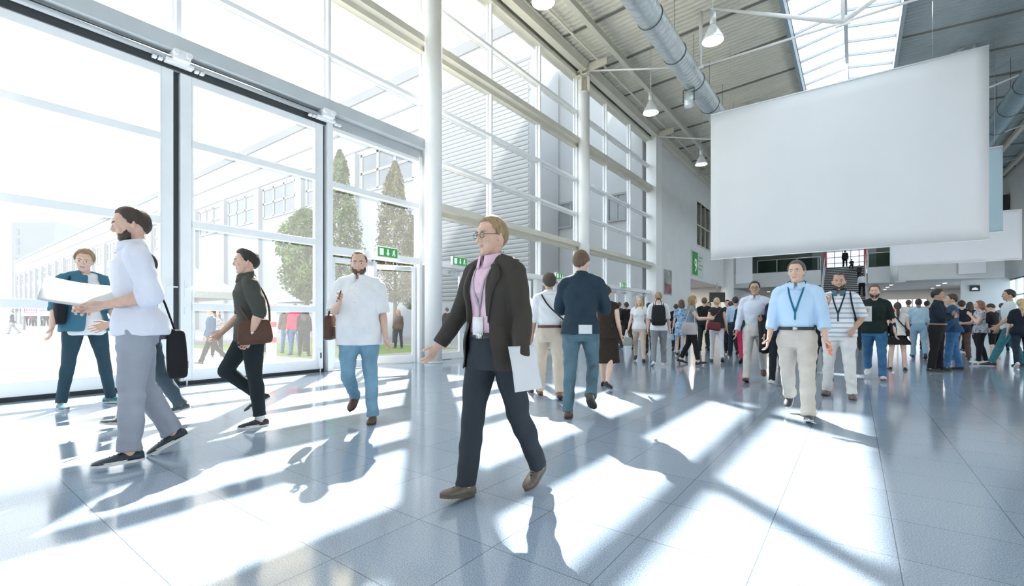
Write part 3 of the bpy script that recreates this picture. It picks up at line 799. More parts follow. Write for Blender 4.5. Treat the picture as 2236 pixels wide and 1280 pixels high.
wing = empty('hall_wing', (-12, 25.4, 0)); tag(wing, 'pale wing with a square window, joining the hall behind the far glass', 'building')
mb = MB(); mb.box(-19.0, -9.7, 25.4, 31.5, -0.05, 17); mb.build('wall', M_EXTW, wing, loc=(12, -25.4, 0))
for x0, x1, z0, z1 in [(-16.2, -14.3, 7.0, 8.4), (-11.7, -10.7, 7.0, 8.4)]:
    g = MB(); g.box(x0, x1, 25.35, 25.4, z0, z1); fo = g.build('window', M_EXTWIN, wing, loc=(12, -25.4, 0))
    g = MB(); g.box(x0 - .1, x1 + .1, 25.25, 25.35, z0 - .12, z0); g.box(x0 - .1, x1 + .1, 25.25, 25.35, z1, z1 + .12); g.box(x0 - .1, x0, 25.25, 25.35, z0, z1); g.box(x1, x1 + .1, 25.25, 25.35, z0, z1); g.box((x0 + x1) / 2 - .05, (x0 + x1) / 2 + .05, 25.3, 25.35, z0, z1); g.build('window_frame', M_EXTB, fo)
a = depth_at(25, 190, 600); b2 = depth_at(118, 190, 600)
tw = empty('tower_block', (a.x, a.y, 0)); tag(tw, 'pale tower block far behind the left end of the exhibition hall', 'building')
mb = MB(); dv = (b2 - a); dv.z = 0
nrm = Vector((-dv.y, dv.x, 0)).normalized() * 12
hgt = 1.13 + 213 / F_PX * 190
mb.hexa([(0, 0, -1), dv + Vector((0, 0, -1)), dv + nrm + Vector((0, 0, -1)), nrm + Vector((0, 0, -1)), (0, 0, hgt), dv + Vector((0, 0, hgt)), dv + nrm + Vector((0, 0, hgt)), nrm + Vector((0, 0, hgt))])
mb.build('wall', M_EXTB, tw)
mb = MB()
for j in range(9):
    q = dv * 0.12 - nrm * 0.002
    mb.hexa([q + Vector((0, 0, 4 + j * 4)), q + dv * 0.06 + Vector((0, 0, 4 + j * 4)), q + dv * 0.06 - nrm * .01 + Vector((0, 0, 4 + j * 4)), q - nrm * .01 + Vector((0, 0, 4 + j * 4)), q + Vector((0, 0, 6.5 + j * 4)), q + dv * 0.06 + Vector((0, 0, 6.5 + j * 4)), q + dv * 0.06 - nrm * .01 + Vector((0, 0, 6.5 + j * 4)), q - nrm * .01 + Vector((0, 0, 6.5 + j * 4))])
mb.build('window_strip', M_EXTWIN, tw)

M_LEAF = mat('green_leaves', (0.15, 0.21, 0.08), 0.7, vary=0.4, scale=2.0, spec=0.1)
M_LEAFR = mat('copper_leaves', (0.19, 0.18, 0.08), 0.7, vary=0.5, scale=2.0, spec=0.1)
M_BARK = mat('bark', (0.10, 0.08, 0.06), 0.9, vary=0.3, scale=20)
def tree(x, y, h, r, z0, label, shape='cone', n=9000, m=None):
    root = empty('hornbeam_tree', (x, y, -0.05)); tag(root, label, 'tree', 'slim trees outside the entrance')
    t = MB(); t.tube([(0, 0, 0), (0.03, 0, z0 * 0.7), (0, 0.02, h * 0.6)], [0.13, 0.10, 0.03], 8)
    for i in range(9):
        a = i * 2.4; zz = z0 * 0.8 + i * 0.25
        t.tube([(0, 0, zz), (math.cos(a) * r * 0.6, math.sin(a) * r * 0.6, zz + r * 0.7)], [0.035, 0.01], 5)
    t.build('trunk', M_BARK, root)
    g = np.random.default_rng(int(abs(x) * 100))
    u = g.random(n); ang = g.random(n) * 2 * np.pi
    zt = u ** 0.9
    prof = r * (np.minimum(1, zt / 0.18 + 0.35)) * (1 - zt) ** 0.62 if shape == 'cone' else r * np.sqrt(np.clip(1 - (2 * zt - 1) ** 2, 0, 1))
    lump = 1 + 0.22 * np.sin(ang * 3 + zt * 11) + 0.14 * np.sin(ang * 7 - zt * 23)
    rad = prof * lump * (0.45 + 0.6 * np.sqrt(g.random(n)))
    c = np.stack([rad * np.cos(ang), rad * np.sin(ang), z0 + zt * (h - z0)], 1)
    d1 = g.normal(size=(n, 3)); d1 /= np.linalg.norm(d1, axis=1)[:, None]
    d2 = np.cross(d1, g.normal(size=(n, 3))); d2 /= np.linalg.norm(d2, axis=1)[:, None]
    s = (0.055 + 0.05 * g.random(n))[:, None]
    v = np.stack([c - d1 * s, c + d2 * s * 0.5, c + d1 * s, c - d2 * s * 0.5], 1).reshape(-1, 3)
    f = [(4 * i, 4 * i + 1, 4 * i + 2, 4 * i + 3) for i in range(n)]
    mb = MB(); mb.add([tuple(q) for q in v], f); mb.build('foliage', m or M_LEAF, root, fixn=False)
tree(-18.6, 12.0, 8.8, 1.08, 2.3, 'slim green conical tree seen through the glass just left of the entrance')
q = plane_y(862, 350, 15.3); tree(q.x, 15.3, q.z, 1.25, 2.1, 'slim conical tree with coppery leaves seen above the entrance doors', m=M_LEAFR)
q = plane_y(668, 455, 9.2); tree(q.x, 9.2, q.z, 0.85, 1.9, 'rounder green tree at the right edge of the second folding door', 'round', 7000)
q = plane_y(905, 470, 18.6); tree(q.x, 18.6, q.z, 1.0, 1.8, 'small green tree right behind the open entrance, next to the column', n=6000)
M_GRASS = mat('lawn_green', (0.16, 0.24, 0.06), 0.9, vary=0.3, scale=6)
mb = MB(); mb.box(-24, -13.0, 7.5, 14.0, -0.09, -0.048); lw = mb.build('lawn', M_GRASS); tag(lw, 'strip of green lawn around the trees outside', 'lawn', kind='stuff')

# striped bollard
q = floor_at(597, 800)
bo = empty('striped_bollard', (-11.4, q.y, -0.05)); tag(bo, 'red and white striped round bollard outside the second folding door', 'bollard')
s = MB(); s.lathe([(0.115, 0), (0.115, 1.72), (0.09, 1.80), (0.03, 1.83)], n=20); s.build('post', mat('bollard_white', (0.85, 0.85, 0.84), 0.5), bo)
for z in (0.62, 1.0, 1.42):
    s = MB(); s.lathe([(0.118, z), (0.1185, z + 0.005), (0.1185, z + 0.125), (0.118, z + 0.13)], n=20); s.build('red_band', mat('bollard_red', (0.62, 0.07, 0.06), 0.5), bo)

# white market tents
M_TENT = mat('white_tent_fabric', (0.42, 0.42, 0.43), 0.7)
for i, (x, y, lab) in enumerate([(-27.5, 8.6, 'white pitched tent roof outside, behind the person in the dark polo'), (-25.5, 15.6, 'white pitched tent roof outside, behind the bollard')]):
    tn_ = empty('market_tent', (x, y, -0.05)); tag(tn_, lab, 'tent', 'white tents outside')
    s = MB(); w_, d_ = 3.0, 1.8
    s.add([(-w_, -d_, 2.5), (w_, -d_, 2.5), (w_, d_, 2.5), (-w_, d_, 2.5), (-w_ * 0.7, 0, 3.7), (w_ * 0.7, 0, 3.7), (-w_, -d_, 2.2), (w_, -d_, 2.2), (w_, d_, 2.2), (-w_, d_, 2.2)],
          [(0, 1, 5, 4), (2, 3, 4, 5), (1, 2, 5), (3, 0, 4), (0, 6, 7, 1), (1, 7, 8, 2), (2, 8, 9, 3), (3, 9, 6, 0)])
    s.build('canopy', M_TENT, tn_, fixn=False)
    s = MB()
    for k in range(9):
        xx = -w_ + k * w_ / 4
        s.tube([(xx, -d_ - 0.02, 2.5), (xx * 0.7, 0, 3.72)], 0.03, 5)
    s.build('rib', M_FRAMEG, tn_)
    for sx in (-1, 1):
        for sy in (-1, 1):
            s = MB(); s.tube([(sx * w_ * 0.95, sy * d_ * 0.95, 0), (sx * w_ * 0.95, sy * d_ * 0.95, 2.5)], 0.04, 6); s.build('leg', M_FRAME, tn_)
# sign wall across the plaza
zz = 52.0
a = depth_at(46, zz, 698); b2 = depth_at(205, zz, 698)
ax = (b2 - a); ax.z = 0; L_ = ax.length; axn = ax.normalized(); ang = math.atan2(axn.y, axn.x)
sb = empty('sign_board', (a.x, a.y, 0), ang); tag(sb, 'white sign board with red and grey letters across the plaza', 'sign')
s = MB(); s.box(0, L_, 0, 0.15, 1.55, 3.1); s.build('board', mat('pale_sign_board', (0.74, 0.76, 0.80), 0.6), sb)
for x in (0.1, L_ / 2, L_ - 0.1):
    s = MB(); s.box(x - 0.08, x + 0.08, 0.15, 0.3, -0.05, 3.1); s.build('post', M_EXTB, sb)
M_SR = mat('sign_red', (0.55, 0.10, 0.22), 0.5); M_SG = mat('sign_grey', (0.16, 0.18, 0.22), 0.5)
s = MB()
for x0, x1, z0, z1 in [(0.35, 1.75, 1.85, 1.95), (0.35, 1.75, 2.72, 2.82), (0.35, 0.45, 1.95, 2.72), (1.65, 1.75, 1.95, 2.72)]: s.box(x0, x1, -0.02, 0, z0, z1)
s.build('red_frame', M_SR, sb)
text_mb('DB', (0.52, -0.02, 2.08), (1, 0, 0), (0, 0, 1), 0.78, 0.0, 'red_letters', M_SR, sb)
text_mb('SCHENKER', (2.1, -0.02, 2.08), (1, 0, 0), (0, 0, 1), 0.82, 0.0, 'grey_letters', M_SG, sb)
# parked car far left
a = depth_at(4, 46, 698)
# ------------------------------------------------------------------ people
from mathutils.bvhtree import BVHTree
TMP = bpy.data.scenes.new('tmp')
U3, F3, L3 = Vector((0, 0, 1)), Vector((0, -1, 0)), Vector((1, 0, 0))

def loft(mb, rings, n=16, mi=0, ex=1.0):
    vs = []; fs = []
    for c, u, v in rings:
        for k in range(n):
            a = 2 * math.pi * k / n
            ca, sa = math.cos(a), math.sin(a)
            if ex != 1.0:
                ca = math.copysign(abs(ca) ** ex, ca); sa = math.copysign(abs(sa) ** ex, sa)
            vs.append(c + u * ca + v * sa)
    m = len(rings)
    for i in range(m - 1):
        for k in range(n):
            k2 = (k + 1) % n
            fs.append((i * n + k, i * n + k2, (i + 1) * n + k2, (i + 1) * n + k))
    fs.append(tuple(reversed(range(n)))); fs.append(tuple((m - 1) * n + k for k in range(n)))
    mb.add(vs, fs, mi, True)

def limb(mb, a, b, prof, fwd, n=16):
    a = Vector(a); b = Vector(b); d = (b - a)
    s = d.cross(fwd).normalized(); f = s.cross(d).normalized()
    rings = []
    for q in prof:
        off = q[3] if len(q) > 3 else 0
        rings.append((a + d * q[0] + f * off, s * q[1], f * q[2]))
    loft(mb, rings, n)

def ball(mb, c, rx, ry, rz, ax=(L3, F3, U3), n=16, mi=0):
    c = Vector(c); rings = []
    for i in range(9):
        t = math.pi * (0.04 + 0.92 * i / 8)
        rings.append((c - ax[2] * rz * math.cos(t), ax[0] * rx * math.sin(t), ax[1] * ry * math.sin(t)))
    loft(mb, rings, n, mi)

def mesh_from(mb):
    me = bpy.data.meshes.new('t'); me.from_pydata(mb.v, [], mb.f)
    bm = bmesh.new(); bm.from_mesh(me); bmesh.ops.recalc_face_normals(bm, faces=bm.faces); bm.to_mesh(me); bm.free()
    return me

def fuse(mb, vox, it=3, fac=0.5):
    """one closed skin around overlapping closed pieces"""
    me = mesh_from(mb)
    o = bpy.data.objects.new('t', me); TMP.collection.objects.link(o)
    r = o.modifiers.new('r', 'REMESH'); r.mode = 'VOXEL'; r.voxel_size = vox; r.use_smooth_shade = True
    s = o.modifiers.new('s', 'SMOOTH'); s.iterations = it; s.factor = fac
    vl = TMP.view_layers[0]; vl.update(); ds = vl.depsgraph
    out = bpy.data.meshes.new_from_object(o.evaluated_get(ds), depsgraph=ds)
    bpy.data.objects.remove(o); bpy.data.meshes.remove(me)
    out.polygons.foreach_set('use_smooth', [True] * len(out.polygons))
    return out

def coords(me):
    a = np.empty(len(me.vertices) * 3); me.vertices.foreach_get('co', a); return a.reshape(-1, 3)
def set_coords(me, a): me.vertices.foreach_set('co', np.ascontiguousarray(a, dtype=np.float64).ravel()); me.update()
def normals(me):
    a = np.empty(len(me.vertices) * 3); me.vertices.foreach_get('normal', a); return a.reshape(-1, 3)
def wrinkle(me, amp, seed, kz=1.6):
    g = np.random.default_rng(seed); v = coords(me); n = normals(me); d = np.zeros(len(v))
    for i in range(7):
        k = g.normal(size=3); k[2] *= kz; k = k / np.linalg.norm(k) * g.uniform(22, 75)
        d += np.sin(v @ k + g.uniform(0, 6.28) + 0.8 * np.sin(v @ (g.normal(size=3) * 14))) * (30 / np.linalg.norm(k)) ** 0.6
    set_coords(me, v + n * (amp * d / 3)[:, None])

def drop_faces(me, keep):
    """keep: boolean per face"""
    bm = bmesh.new(); bm.from_mesh(me); bm.faces.ensure_lookup_table()
    bmesh.ops.delete(bm, geom=[f for f, k in zip(bm.faces, keep) if not k], context='FACES')
    # even out the cut edge
    bv = [v for v in bm.verts if v.is_boundary]
    nb_ = {v: [e.other_vert(v) for e in v.link_edges if e.is_boundary] for v in bv}
    for _ in range(14):
        new = {v: v.co * 0.4 + sum((w.co for w in n_), Vector()) / len(n_) * 0.6 for v, n_ in nb_.items() if n_}
        for v, c_ in new.items(): v.co = c_
    bm.to_mesh(me); bm.free()
def centres(me):
    a = np.empty(len(me.polygons) * 3); me.polygons.foreach_get('center', a); return a.reshape(-1, 3)

def skin_mat(tone):
    cols = {'fair': (0.70, 0.47, 0.37), 'light': (0.64, 0.415, 0.315), 'tan': (0.50, 0.31, 0.22), 'brown': (0.28, 0.16, 0.11)}
    return mat('skin_' + tone, cols[tone], 0.5, vary=0.07, scale=30, spec=0.35)
def cloth(name, col, vary=0.07, bump=0.25, bscale=14, rough=0.85, **k):
    return mat('cloth_' + name, col, rough, vary=vary, scale=6, bump=bump, bscale=bscale, spec=0.25, **k)
def hair_mat(col):
    cols = {'black': (0.018, 0.015, 0.013), 'dark': (0.045, 0.030, 0.020), 'brown': (0.11, 0.065, 0.038), 'grey': (0.10, 0.09, 0.085), 'blond': (0.52, 0.38, 0.20), 'sand': (0.30, 0.20, 0.10), 'red': (0.28, 0.11, 0.05)}
    return mat('hair_' + col, cols[col], 0.55, vary=0.35, scale=60, bump=0.5, bscale=160, stretch=(1, 1, 0.25))
M_EYEW = mat('eye_white', (0.75, 0.73, 0.70), 0.3); M_IRIS = mat('iris_dark', (0.05, 0.035, 0.025), 0.25)
M_LIPS = mat('lips', (0.47, 0.255, 0.205), 0.5)

STAND = dict(L=(0, 4, 1, 0, 8), R=(0, 4, 1, 0, 8))
def stride(a=24, b=18, front='L', kb=18, lift=32):
    """front leg forward with the heel down, rear leg pushing off"""
    f = (a, 2, 6, -12, 6); r = (-b, 2, kb, lift, 6)
    return dict(L=f, R=r) if front == 'L' else dict(L=r, R=f)
def swing(front='L', hip=12, knee=58, sup=-4):
    """standing on one leg, the other swinging through with the foot off the ground"""
    s = (sup, 2, 3, 0, 6); w = (hip, 2, knee, 30, 6)
    return dict(L=w, R=s) if front == 'L' else dict(L=s, R=w)
HANG = dict(L=(6, 9, 14, 15), R=(6, 9, 14, 15))
def arms(L, R_): return dict(L=L, R=R_)

PEOPLE = {}
def person(key, at, top, heading, label, legs=None, arm=None, head=(0, 0, 0), lean=2, girth=1.0, belly=0.0, female=False, skin='light', hair=('short', 'brown'), beard=None,
           upper=None, lower=None, shoes=None, jacket=None, belt=None, lanyard=None, glasses=False, curl=(0.35, 0.35), vox=None, group='visitors walking through the hall', base=None, twist=0, dist=None, wristband=False):
    loc = Vector(base) if base is not None else floor_at(*at)
    gz = loc.z
    depth = -loc.x * SA + loc.y * CA
    Ht = HCAM + (698 - top) / F_PX * depth - gz
    if vox is None: vox = 0.0048 if depth < 6.5 else (0.0065 if depth < 11 else 0.009)
    near = depth < 8
    seed = abs(hash(key)) % 1000 if False else sum(ord(c) * (i + 3) for i, c in enumerate(key)) % 997
    legs = legs or STAND; arm = arm or HANG
    # ---- skeleton
    P = Vector((0, 0, 0.92))
    ln, tw = R(lean), R(twist)
    def rot(v, ax, a): return Matrix.Rotation(a, 3, ax) @ v
    def T(p):                       # rest torso point -> posed
        p = Vector(p) - P
        t = min(1, max(0, (p.z - 0.02) / 0.22)); t = t * t * (3 - 2 * t)
        p = rot(p, U3, tw * t)
        p = rot(p, L3, ln * t)
        return p + P
    M_T = Matrix.Rotation(ln, 3, L3) @ Matrix.Rotation(tw, 3, U3)
    uT, fT, lT = M_T @ U3, M_T @ F3, M_T @ L3
    sh_w = 0.158 if female else 0.174
    hipw = 0.092
    J = {}
    for s, sg in (('L', 1), ('R', -1)):
        fl, ab, kn, fp, to = (list(legs[s]) + [0, 0])[:5]
        h = P + L3 * (sg * hipw) + U3 * (-0.005)
        fl, kn = R(fl), R(kn)
        side = L3 * (sg * math.sin(R(ab)))
        td = (-U3 * math.cos(fl) + F3 * math.sin(fl)) * math.cos(R(ab)) + side
        sd = (-U3 * math.cos(fl - kn) + F3 * math.sin(fl - kn)) * math.cos(R(ab)) + side
        kf = F3 * math.cos(fl - kn / 2) + U3 * math.sin(fl - kn / 2)
        k = h + td * 0.43; a = k + sd * 0.415
        fp = R(fp)
        toe = rot(F3, U3, R(to) * sg)
        fd = toe * math.cos(fp) - U3 * math.sin(fp); fu = U3 * math.cos(fp) + toe * math.sin(fp)
        J[s] = dict(h=h, k=k, a=a, kf=kf, fd=fd, fu=fu, fs=fd.cross(fu))
    A = {}
    for s, sg in (('L', 1), ('R', -1)):
        q = list(arm[s]) + [0] * 3
        fl, ab, el, ir, sup, wr = R(q[0]), R(q[1]), R(q[2]), R(q[3]), R(q[4]), R(q[5])
        S_ = T((sg * sh_w, 0.012, 1.405))
        dwn, fw, out = -uT, fT, lT * sg
        ud = (dwn * math.cos(fl) + fw * math.sin(fl)) * math.cos(ab) + out * math.sin(ab)
        e = fw * math.cos(fl) - dwn * math.sin(fl)
        e = e * math.cos(ir) - out * math.sin(ir)
        e = (e - ud * e.dot(ud)).normalized()
        fd = ud * math.cos(el) + e * math.sin(el)
        E_ = S_ + ud * 0.29; Wp = E_ + fd * 0.25
        th = (e * math.cos(el) - ud * math.sin(el)).normalized()
        pn = fd.cross(th) * (-sg)          # palm towards the body
        pn = pn.normalized()
        th2 = th * math.cos(sup) + pn * math.sin(sup); pn2 = pn * math.cos(sup) - th * math.sin(sup)
        hd = (fd * math.cos(wr) + pn2 * math.sin(wr)).normalized(); pn2 = (pn2 * math.cos(wr) - fd * math.sin(wr)).normalized()
        A[s] = dict(s=S_, e=E_, w=Wp, ud=ud, fd=fd, bend=e, hd=hd, th=th2, pn=pn2, hand=Wp + hd * 0.08)
    NK = T((0, 0.015, 1.47)); hy, hp, hr = R(head[0]), R(head[1]), R(head[2])
    MH = M_T @ Matrix.Rotation(hy, 3, U3) @ Matrix.Rotation(hp, 3, L3) @ Matrix.Rotation(hr, 3, F3)
    HC = NK + (uT * 0.15) + MH @ Vector((0, -0.018, 0.012))
    lH, bH, uH = MH @ L3, MH @ Vector((0, 1, 0)), MH @ U3
    def Hd(x, y, z): return HC + lH * x - bH * y + uH * z           # y is forward in the head
    # ---- lowest point of the soles
    low = 1e9
    for s in 'LR':
        j = J[s]
        for x in (-0.075, 0.19):
            low = min(low, (j['a'] + j['fd'] * x - j['fu'] * 0.075).z)
    top_z = Hd(0, -0.02, 0.133 if hair[0] not in ('bun',) else 0.18).z
    S = Ht / (top_z - low)
    def fin(me):
        v = coords(me); v[:, 2] -= low; set_coords(me, v * S); return me
    g = girth
    # ---- body
    b = MB()
    fem = female
    TR = [(0.82, .125, .10, 0), (0.88, .170 if fem else .160, .118, -.004), (0.93, .172 if fem else .162, .118, -.004), (1.00, .150, .108, 0), (1.09, .122 if fem else .140, .094, .004), (1.19, .136 if fem else .150, .104, .006),
          (1.29, .148 if fem else .166, .114, .008), (1.37, .150 if fem else .168, .106, .002), (1.43, .120, .082, -.006), (1.475, .066, .062, -.012)]
    def torso(mb, off=0.0, z0=0.80, z1=1.48, flare=0.0, low_off=0.0):
        rings = []
        zs = [z for z in np.linspace(z0, z1, 16)]
        for z in zs:
            zz = min(max(z, TR[0][0]), TR[-1][0])
            a = np.interp(zz, [r[0] for r in TR], [r[1] for r in TR]); d = np.interp(zz, [r[0] for r in TR], [r[2] for r in TR]); o = np.interp(zz, [r[0] for r in TR], [r[3] for r in TR])
            if z < 0.90: a = max(a, np.interp(z, [0.7, 0.9], [.158, .166])); d = max(d, .112)
            bl = belly * math.exp(-((z - 1.06) / 0.13) ** 2)
            gg = g if z < 1.36 else 1 + (g - 1) * 0.45
            fl_ = flare * max(0, (1.0 - z) / 0.2)
            of = off * (1 if z < 1.38 else 0.75) + low_off * min(1, max(0, (1.08 - z) / 0.08))
            lo_ = min(1, max(0, (1.06 - z) / 0.10)) if low_off > 0 else 0
            c = T((0, -(o + bl * 0.55) + 0.016 * lo_, z)); d = d + 0.016 * lo_
            t = min(1, max(0, (z - 0.94) / 0.22)); t = t * t * (3 - 2 * t)
            m3 = Matrix.Rotation(ln * t, 3, L3) @ Matrix.Rotation(tw * t, 3, U3)
            rings.append((c, m3 @ L3 * (a * gg + of + fl_ + bl * .35), m3 @ F3 * (d * gg + of + fl_ + bl * .5)))
        loft(mb, rings, 22, ex=0.88)
    def shoulders(mb, off=0.0):
        for s, sg in (('L', 1), ('R', -1)):
            S_ = A[s]['s']
            limb(mb, T((sg * 0.03, 0.012, 1.468)), S_ + uT * 0.008, [(0, .046 + off, .050 + off), (0.55, .052 + off, .056 + off), (1.0, .054 + off, .056 + off), (1.18, .036 + off, .038 + off)], fT, 14)
            ball(mb, S_ - uT * 0.004, .058 + off, .058 + off, .058 + off, n=12)
    def pelvis_side(mb, off=0.0):
        for s, sg in (('L', 1), ('R', -1)):
            ball(mb, P + L3 * sg * 0.080 - F3 * 0.045 - U3 * 0.035, (.078 + off) * g, (.078 + off), .085 + off, n=12)
    torso(b, -0.004, 0.875); shoulders(b); pelvis_side(b, -0.006)
    if fem:
        for sg in (-1, 1): ball(b, T((sg * 0.072, -0.085, 1.275)), .058, .058, .060, n=12)
    for s, sg in (('L', 1), ('R', -1)):
        j = J[s]
        limb(b, j['h'], j['k'], [(-.06, .07, .075), (0.05, .083 * g, .088 * g), (0.35, .078 * g, .084 * g), (0.7, .060, .067), (1.0, .051, .055), (1.06, .04, .044)], F3)
        ball(b, j['k'], .050, .054, .054, n=12)
        limb(b, j['k'], j['a'], [(-.05, .040, .045), (0.0, .049, .053), (0.25, .052, .057, -.008), (0.5, .046, .052, -.008), (0.82, .034, .038), (1.0, .034, .040), (1.12, .034, .045)], j['kf'])
        limb(b, j['a'] - j['fu'] * 0.03 - j['fd'] * 0.05, j['a'] - j['fu'] * 0.048 + j['fd'] * 0.17, [(0, .024, .028), (0.25, .030, .040), (0.6, .036, .024), (0.9, .034, .015), (1.0, .024, .010)], j['fu'])
        a = A[s]
        limb(b, a['s'], a['e'], [(-.05, .045, .048), (0.1, .050, .053), (0.45, .046, .050), (0.8, .038, .042), (1.0, .036, .040), (1.06, .028, .03)], a['bend'])
        ball(b, a['e'], .037, .040, .040, n=12)
        limb(b, a['e'], a['w'], [(-.05, .030, .034), (0.03, .037, .041), (0.25, .041, .045), (0.7, .029, .035), (1.0, .022, .030), (1.12, .020, .030)], a['th'])
        hand(b, a['w'], a['hd'], a['th'], a['pn'], curl[0] if s == 'L' else curl[1], 0.92 if fem else 1.0)
    limb(b, NK - uT * 0.06, HC - uH * 0.05 - (-bH) * 0.02, [(0, .064, .060), (0.35, .055, .057), (0.8, .051, .054), (1.1, .045, .047)], fT, 14)
    hw = 0.95 if fem else 1.0
    loft(b, [(Hd(0, -.018, z), lH * a * hw, -bH * d) for z, a, d in [(.123, .018, .022), (.116, .042, .052), (.098, .062, .075), (.07, .073, .091), (.035, .0765, .098), (0, .0745, .095), (-.03, .068, .083), (-.055, .055, .065), (-.075, .035, .04)]], 20)
    loft(b, [(Hd(0, y, z), lH * a * hw, -bH * d) for z, a, d, y in [(.06, .058, .055, .03), (.03, .0655, .062, .028), (0, .0665, .062, .027), (-.03, .062, .060, .025), (-.06, .054, .056, .026), (-.085, .043, .047, .031), (-.105, .029, .032, .040), (-.115, .016, .018, .046)]], 20)
    ball(b, Hd(0, .074, .030), .048, .016, .012, (lH, -bH, uH), 12)
    for sg in (-1, 1):
        ball(b, Hd(sg * .037, .066, -.022), .022, .018, .018, (lH, -bH, uH), 10)
        ball(b, Hd(sg * .076 * hw, -.008, -.004), .008, .017, .031, (lH, -bH, uH), 10)
        ball(b, Hd(sg * .078 * hw, -.016, .008), .011, .010, .020, (lH, -bH, uH), 10)
        ball(b, Hd(sg * .0115, .094, -.027), .0085, .010, .008, (lH, -bH, uH), 8)
    limb(b, Hd(0, .080, .022), Hd(0, .101, -.024), [(0, .0085, .012), (0.5, .0095, .013), (0.9, .0125, .014), (1.05, .009, .010)], -bH, 10)
    ball(b, Hd(0, .0775, -.052), .021, .0095, .005, (lH, -bH, uH), 10); ball(b, Hd(0, .0765, -.0615), .018, .0095, .0055, (lH, -bH, uH), 10)
    ball(b, Hd(0, .070, -.098), .018, .014, .013, (lH, -bH, uH), 10)
    bm_ = fuse(b, vox, 2 if vox < 0.007 else 1)
    # eyes, brows and lips belong to the same mesh
    v = coords(bm_)
    hl = np.stack([(v - np.array(HC)) @ np.array(lH), (v - np.array(HC)) @ np.array(-bH), (v - np.array(HC)) @ np.array(uH)], 1)
    hm = hl[(np.abs(hl[:, 2]) < 0.14) & (np.abs(hl[:, 0]) < 0.1)]
    def sy(x, z, r=0.008):
        m = (np.abs(hm[:, 0] - x) < r) & (np.abs(hm[:, 2] - z) < r)
        return float(hm[m, 1].max()) if m.any() else 0.08
    c = centres(bm_); cl = np.stack([(c - np.array(HC)) @ np.array(lH), (c - np.array(HC)) @ np.array(-bH), (c - np.array(HC)) @ np.array(uH)], 1)
    lips = (np.abs(cl[:, 0]) < 0.020) & (cl[:, 2] > -0.067) & (cl[:, 2] < -0.048) & (cl[:, 1] > 0.070)
    mi = np.where(lips, 3, 0)
    ex = MB()
    for sg in (-1, 1):
        y = sy(sg * .031, .008)
        ball(ex, Hd(sg * .031, y - .003, .008), .0135, .006, .0065, (lH, -bH, uH), 12, 1)
        ball(ex, Hd(sg * .031, y + .0015, .008), .006, .0025, .0058, (lH, -bH, uH), 10, 2)
        pts = [Hd(sg * x, sy(sg * x, z) + .0005, z) for x, z in [(.013, .027), (.024, .0315), (.036, .032), (.048, .027)]]
        ex.tube(pts, [.0032, .0042, .0038, .002], 6, mi=4)
    skm = skin_mat(skin)
    vs = [tuple(q) for q in v]; nb = len(vs)
    faces = [tuple(p_.vertices) for p_ in bm_.polygons]
    me = bpy.data.meshes.new('person')
    me.from_pydata(vs + ex.v, [], faces + [tuple(i + nb for i in f) for f in ex.f])
    for m in (skm, M_EYEW, M_IRIS, M_LIPS, hair_mat(hair[1] if hair[1] != 'bald' else 'brown')): me.materials.append(m)
    me.polygons.foreach_set('material_index', list(mi) + ex.m)
    me.polygons.foreach_set('use_smooth', [True] * len(me.polygons))
    bpy.data.meshes.remove(bm_)
    dvec = loc.copy(); dvec.z = 0; dvec.normalize(); rvec = Vector((dvec.y, -dvec.x, 0))
    fv = -dvec * math.cos(R(heading)) - rvec * math.sin(R(heading))
    phi = math.atan2(fv.x, -fv.y)
    root = bpy.data.objects.new('person', fin(me)); COL.objects.link(root)
    root.location = loc; root.rotation_euler = (0, 0, phi)
    tag(root, label, 'person', group)
    bvh_src = [me]
    def part(name, me_, m, par=root, prefin=True):
        if isinstance(me_, MB): me_ = mesh_from(me_); me_.polygons.foreach_set('use_smooth', [True] * len(me_.polygons))
        if prefin: fin(me_)
        me_.materials.clear()
        for q in (m if isinstance(m, list) else [m]): me_.materials.append(q)
        o = bpy.data.objects.new(name, me_); COL.objects.link(o); o.parent = par
        return o
    # ---- lower clothing
    cv = max(vox * 1.9, 0.0085)
    lw = lower or dict(kind='trousers', m=cloth('navy', (0.02, 0.025, 0.04)), fit=1)
    if lw['kind'] in ('trousers', 'shorts'):
        t = MB(); f_ = lw.get('fit', 1.0); w0 = lw.get('waist', 1.03)
        torso(t, 0.012, 0.80, w0); pelvis_side(t, 0.008)
        for s in 'LR':
            j = J[s]; o = 0.006 + 0.012 * f_
            limb(t, j['h'], j['k'], [(-.08, .075 * g + o, .08 * g + o), (0.08, .088 * g + o, .094 * g + o), (0.35, .080 * g + o, .088 * g + o), (0.7, .063 + o, .071 + o), (1.0, .055 + o, .060 + o)], F3)
            ball(t, j['k'], .053 + o, .056 + o, .056 + o, n=12)
            if lw['kind'] == 'trousers':
                e_ = lw.get('hem', 1.03)
                limb(t, j['k'], j['a'], [(0.0, .053 + o, .058 + o), (0.25, .053 + o, .060 + o, -.006), (0.55, .046 + o * 1.15, .053 + o * 1.15, -.004), (0.85, .037 + o * 1.5, .042 + o * 1.5), (e_, .037 + o * 1.7, .044 + o * 1.8, .004)], j['kf'])
        tm = fuse(t, cv, 4); wrinkle(tm, 0.0060 if f_ > 0.5 else 0.0036, seed, 2.6)
        lo = part('trousers' if lw['kind'] == 'trousers' else 'shorts', tm, lw['m'])
    elif lw['kind'] == 'skirt':
        t = MB(); hz = lw.get('hem_z', 0.55); rings = []
        mid = (J['L']['k'] + J['R']['k']) / 2
        sp = abs(J['L']['k'].y - J['R']['k'].y) / 2
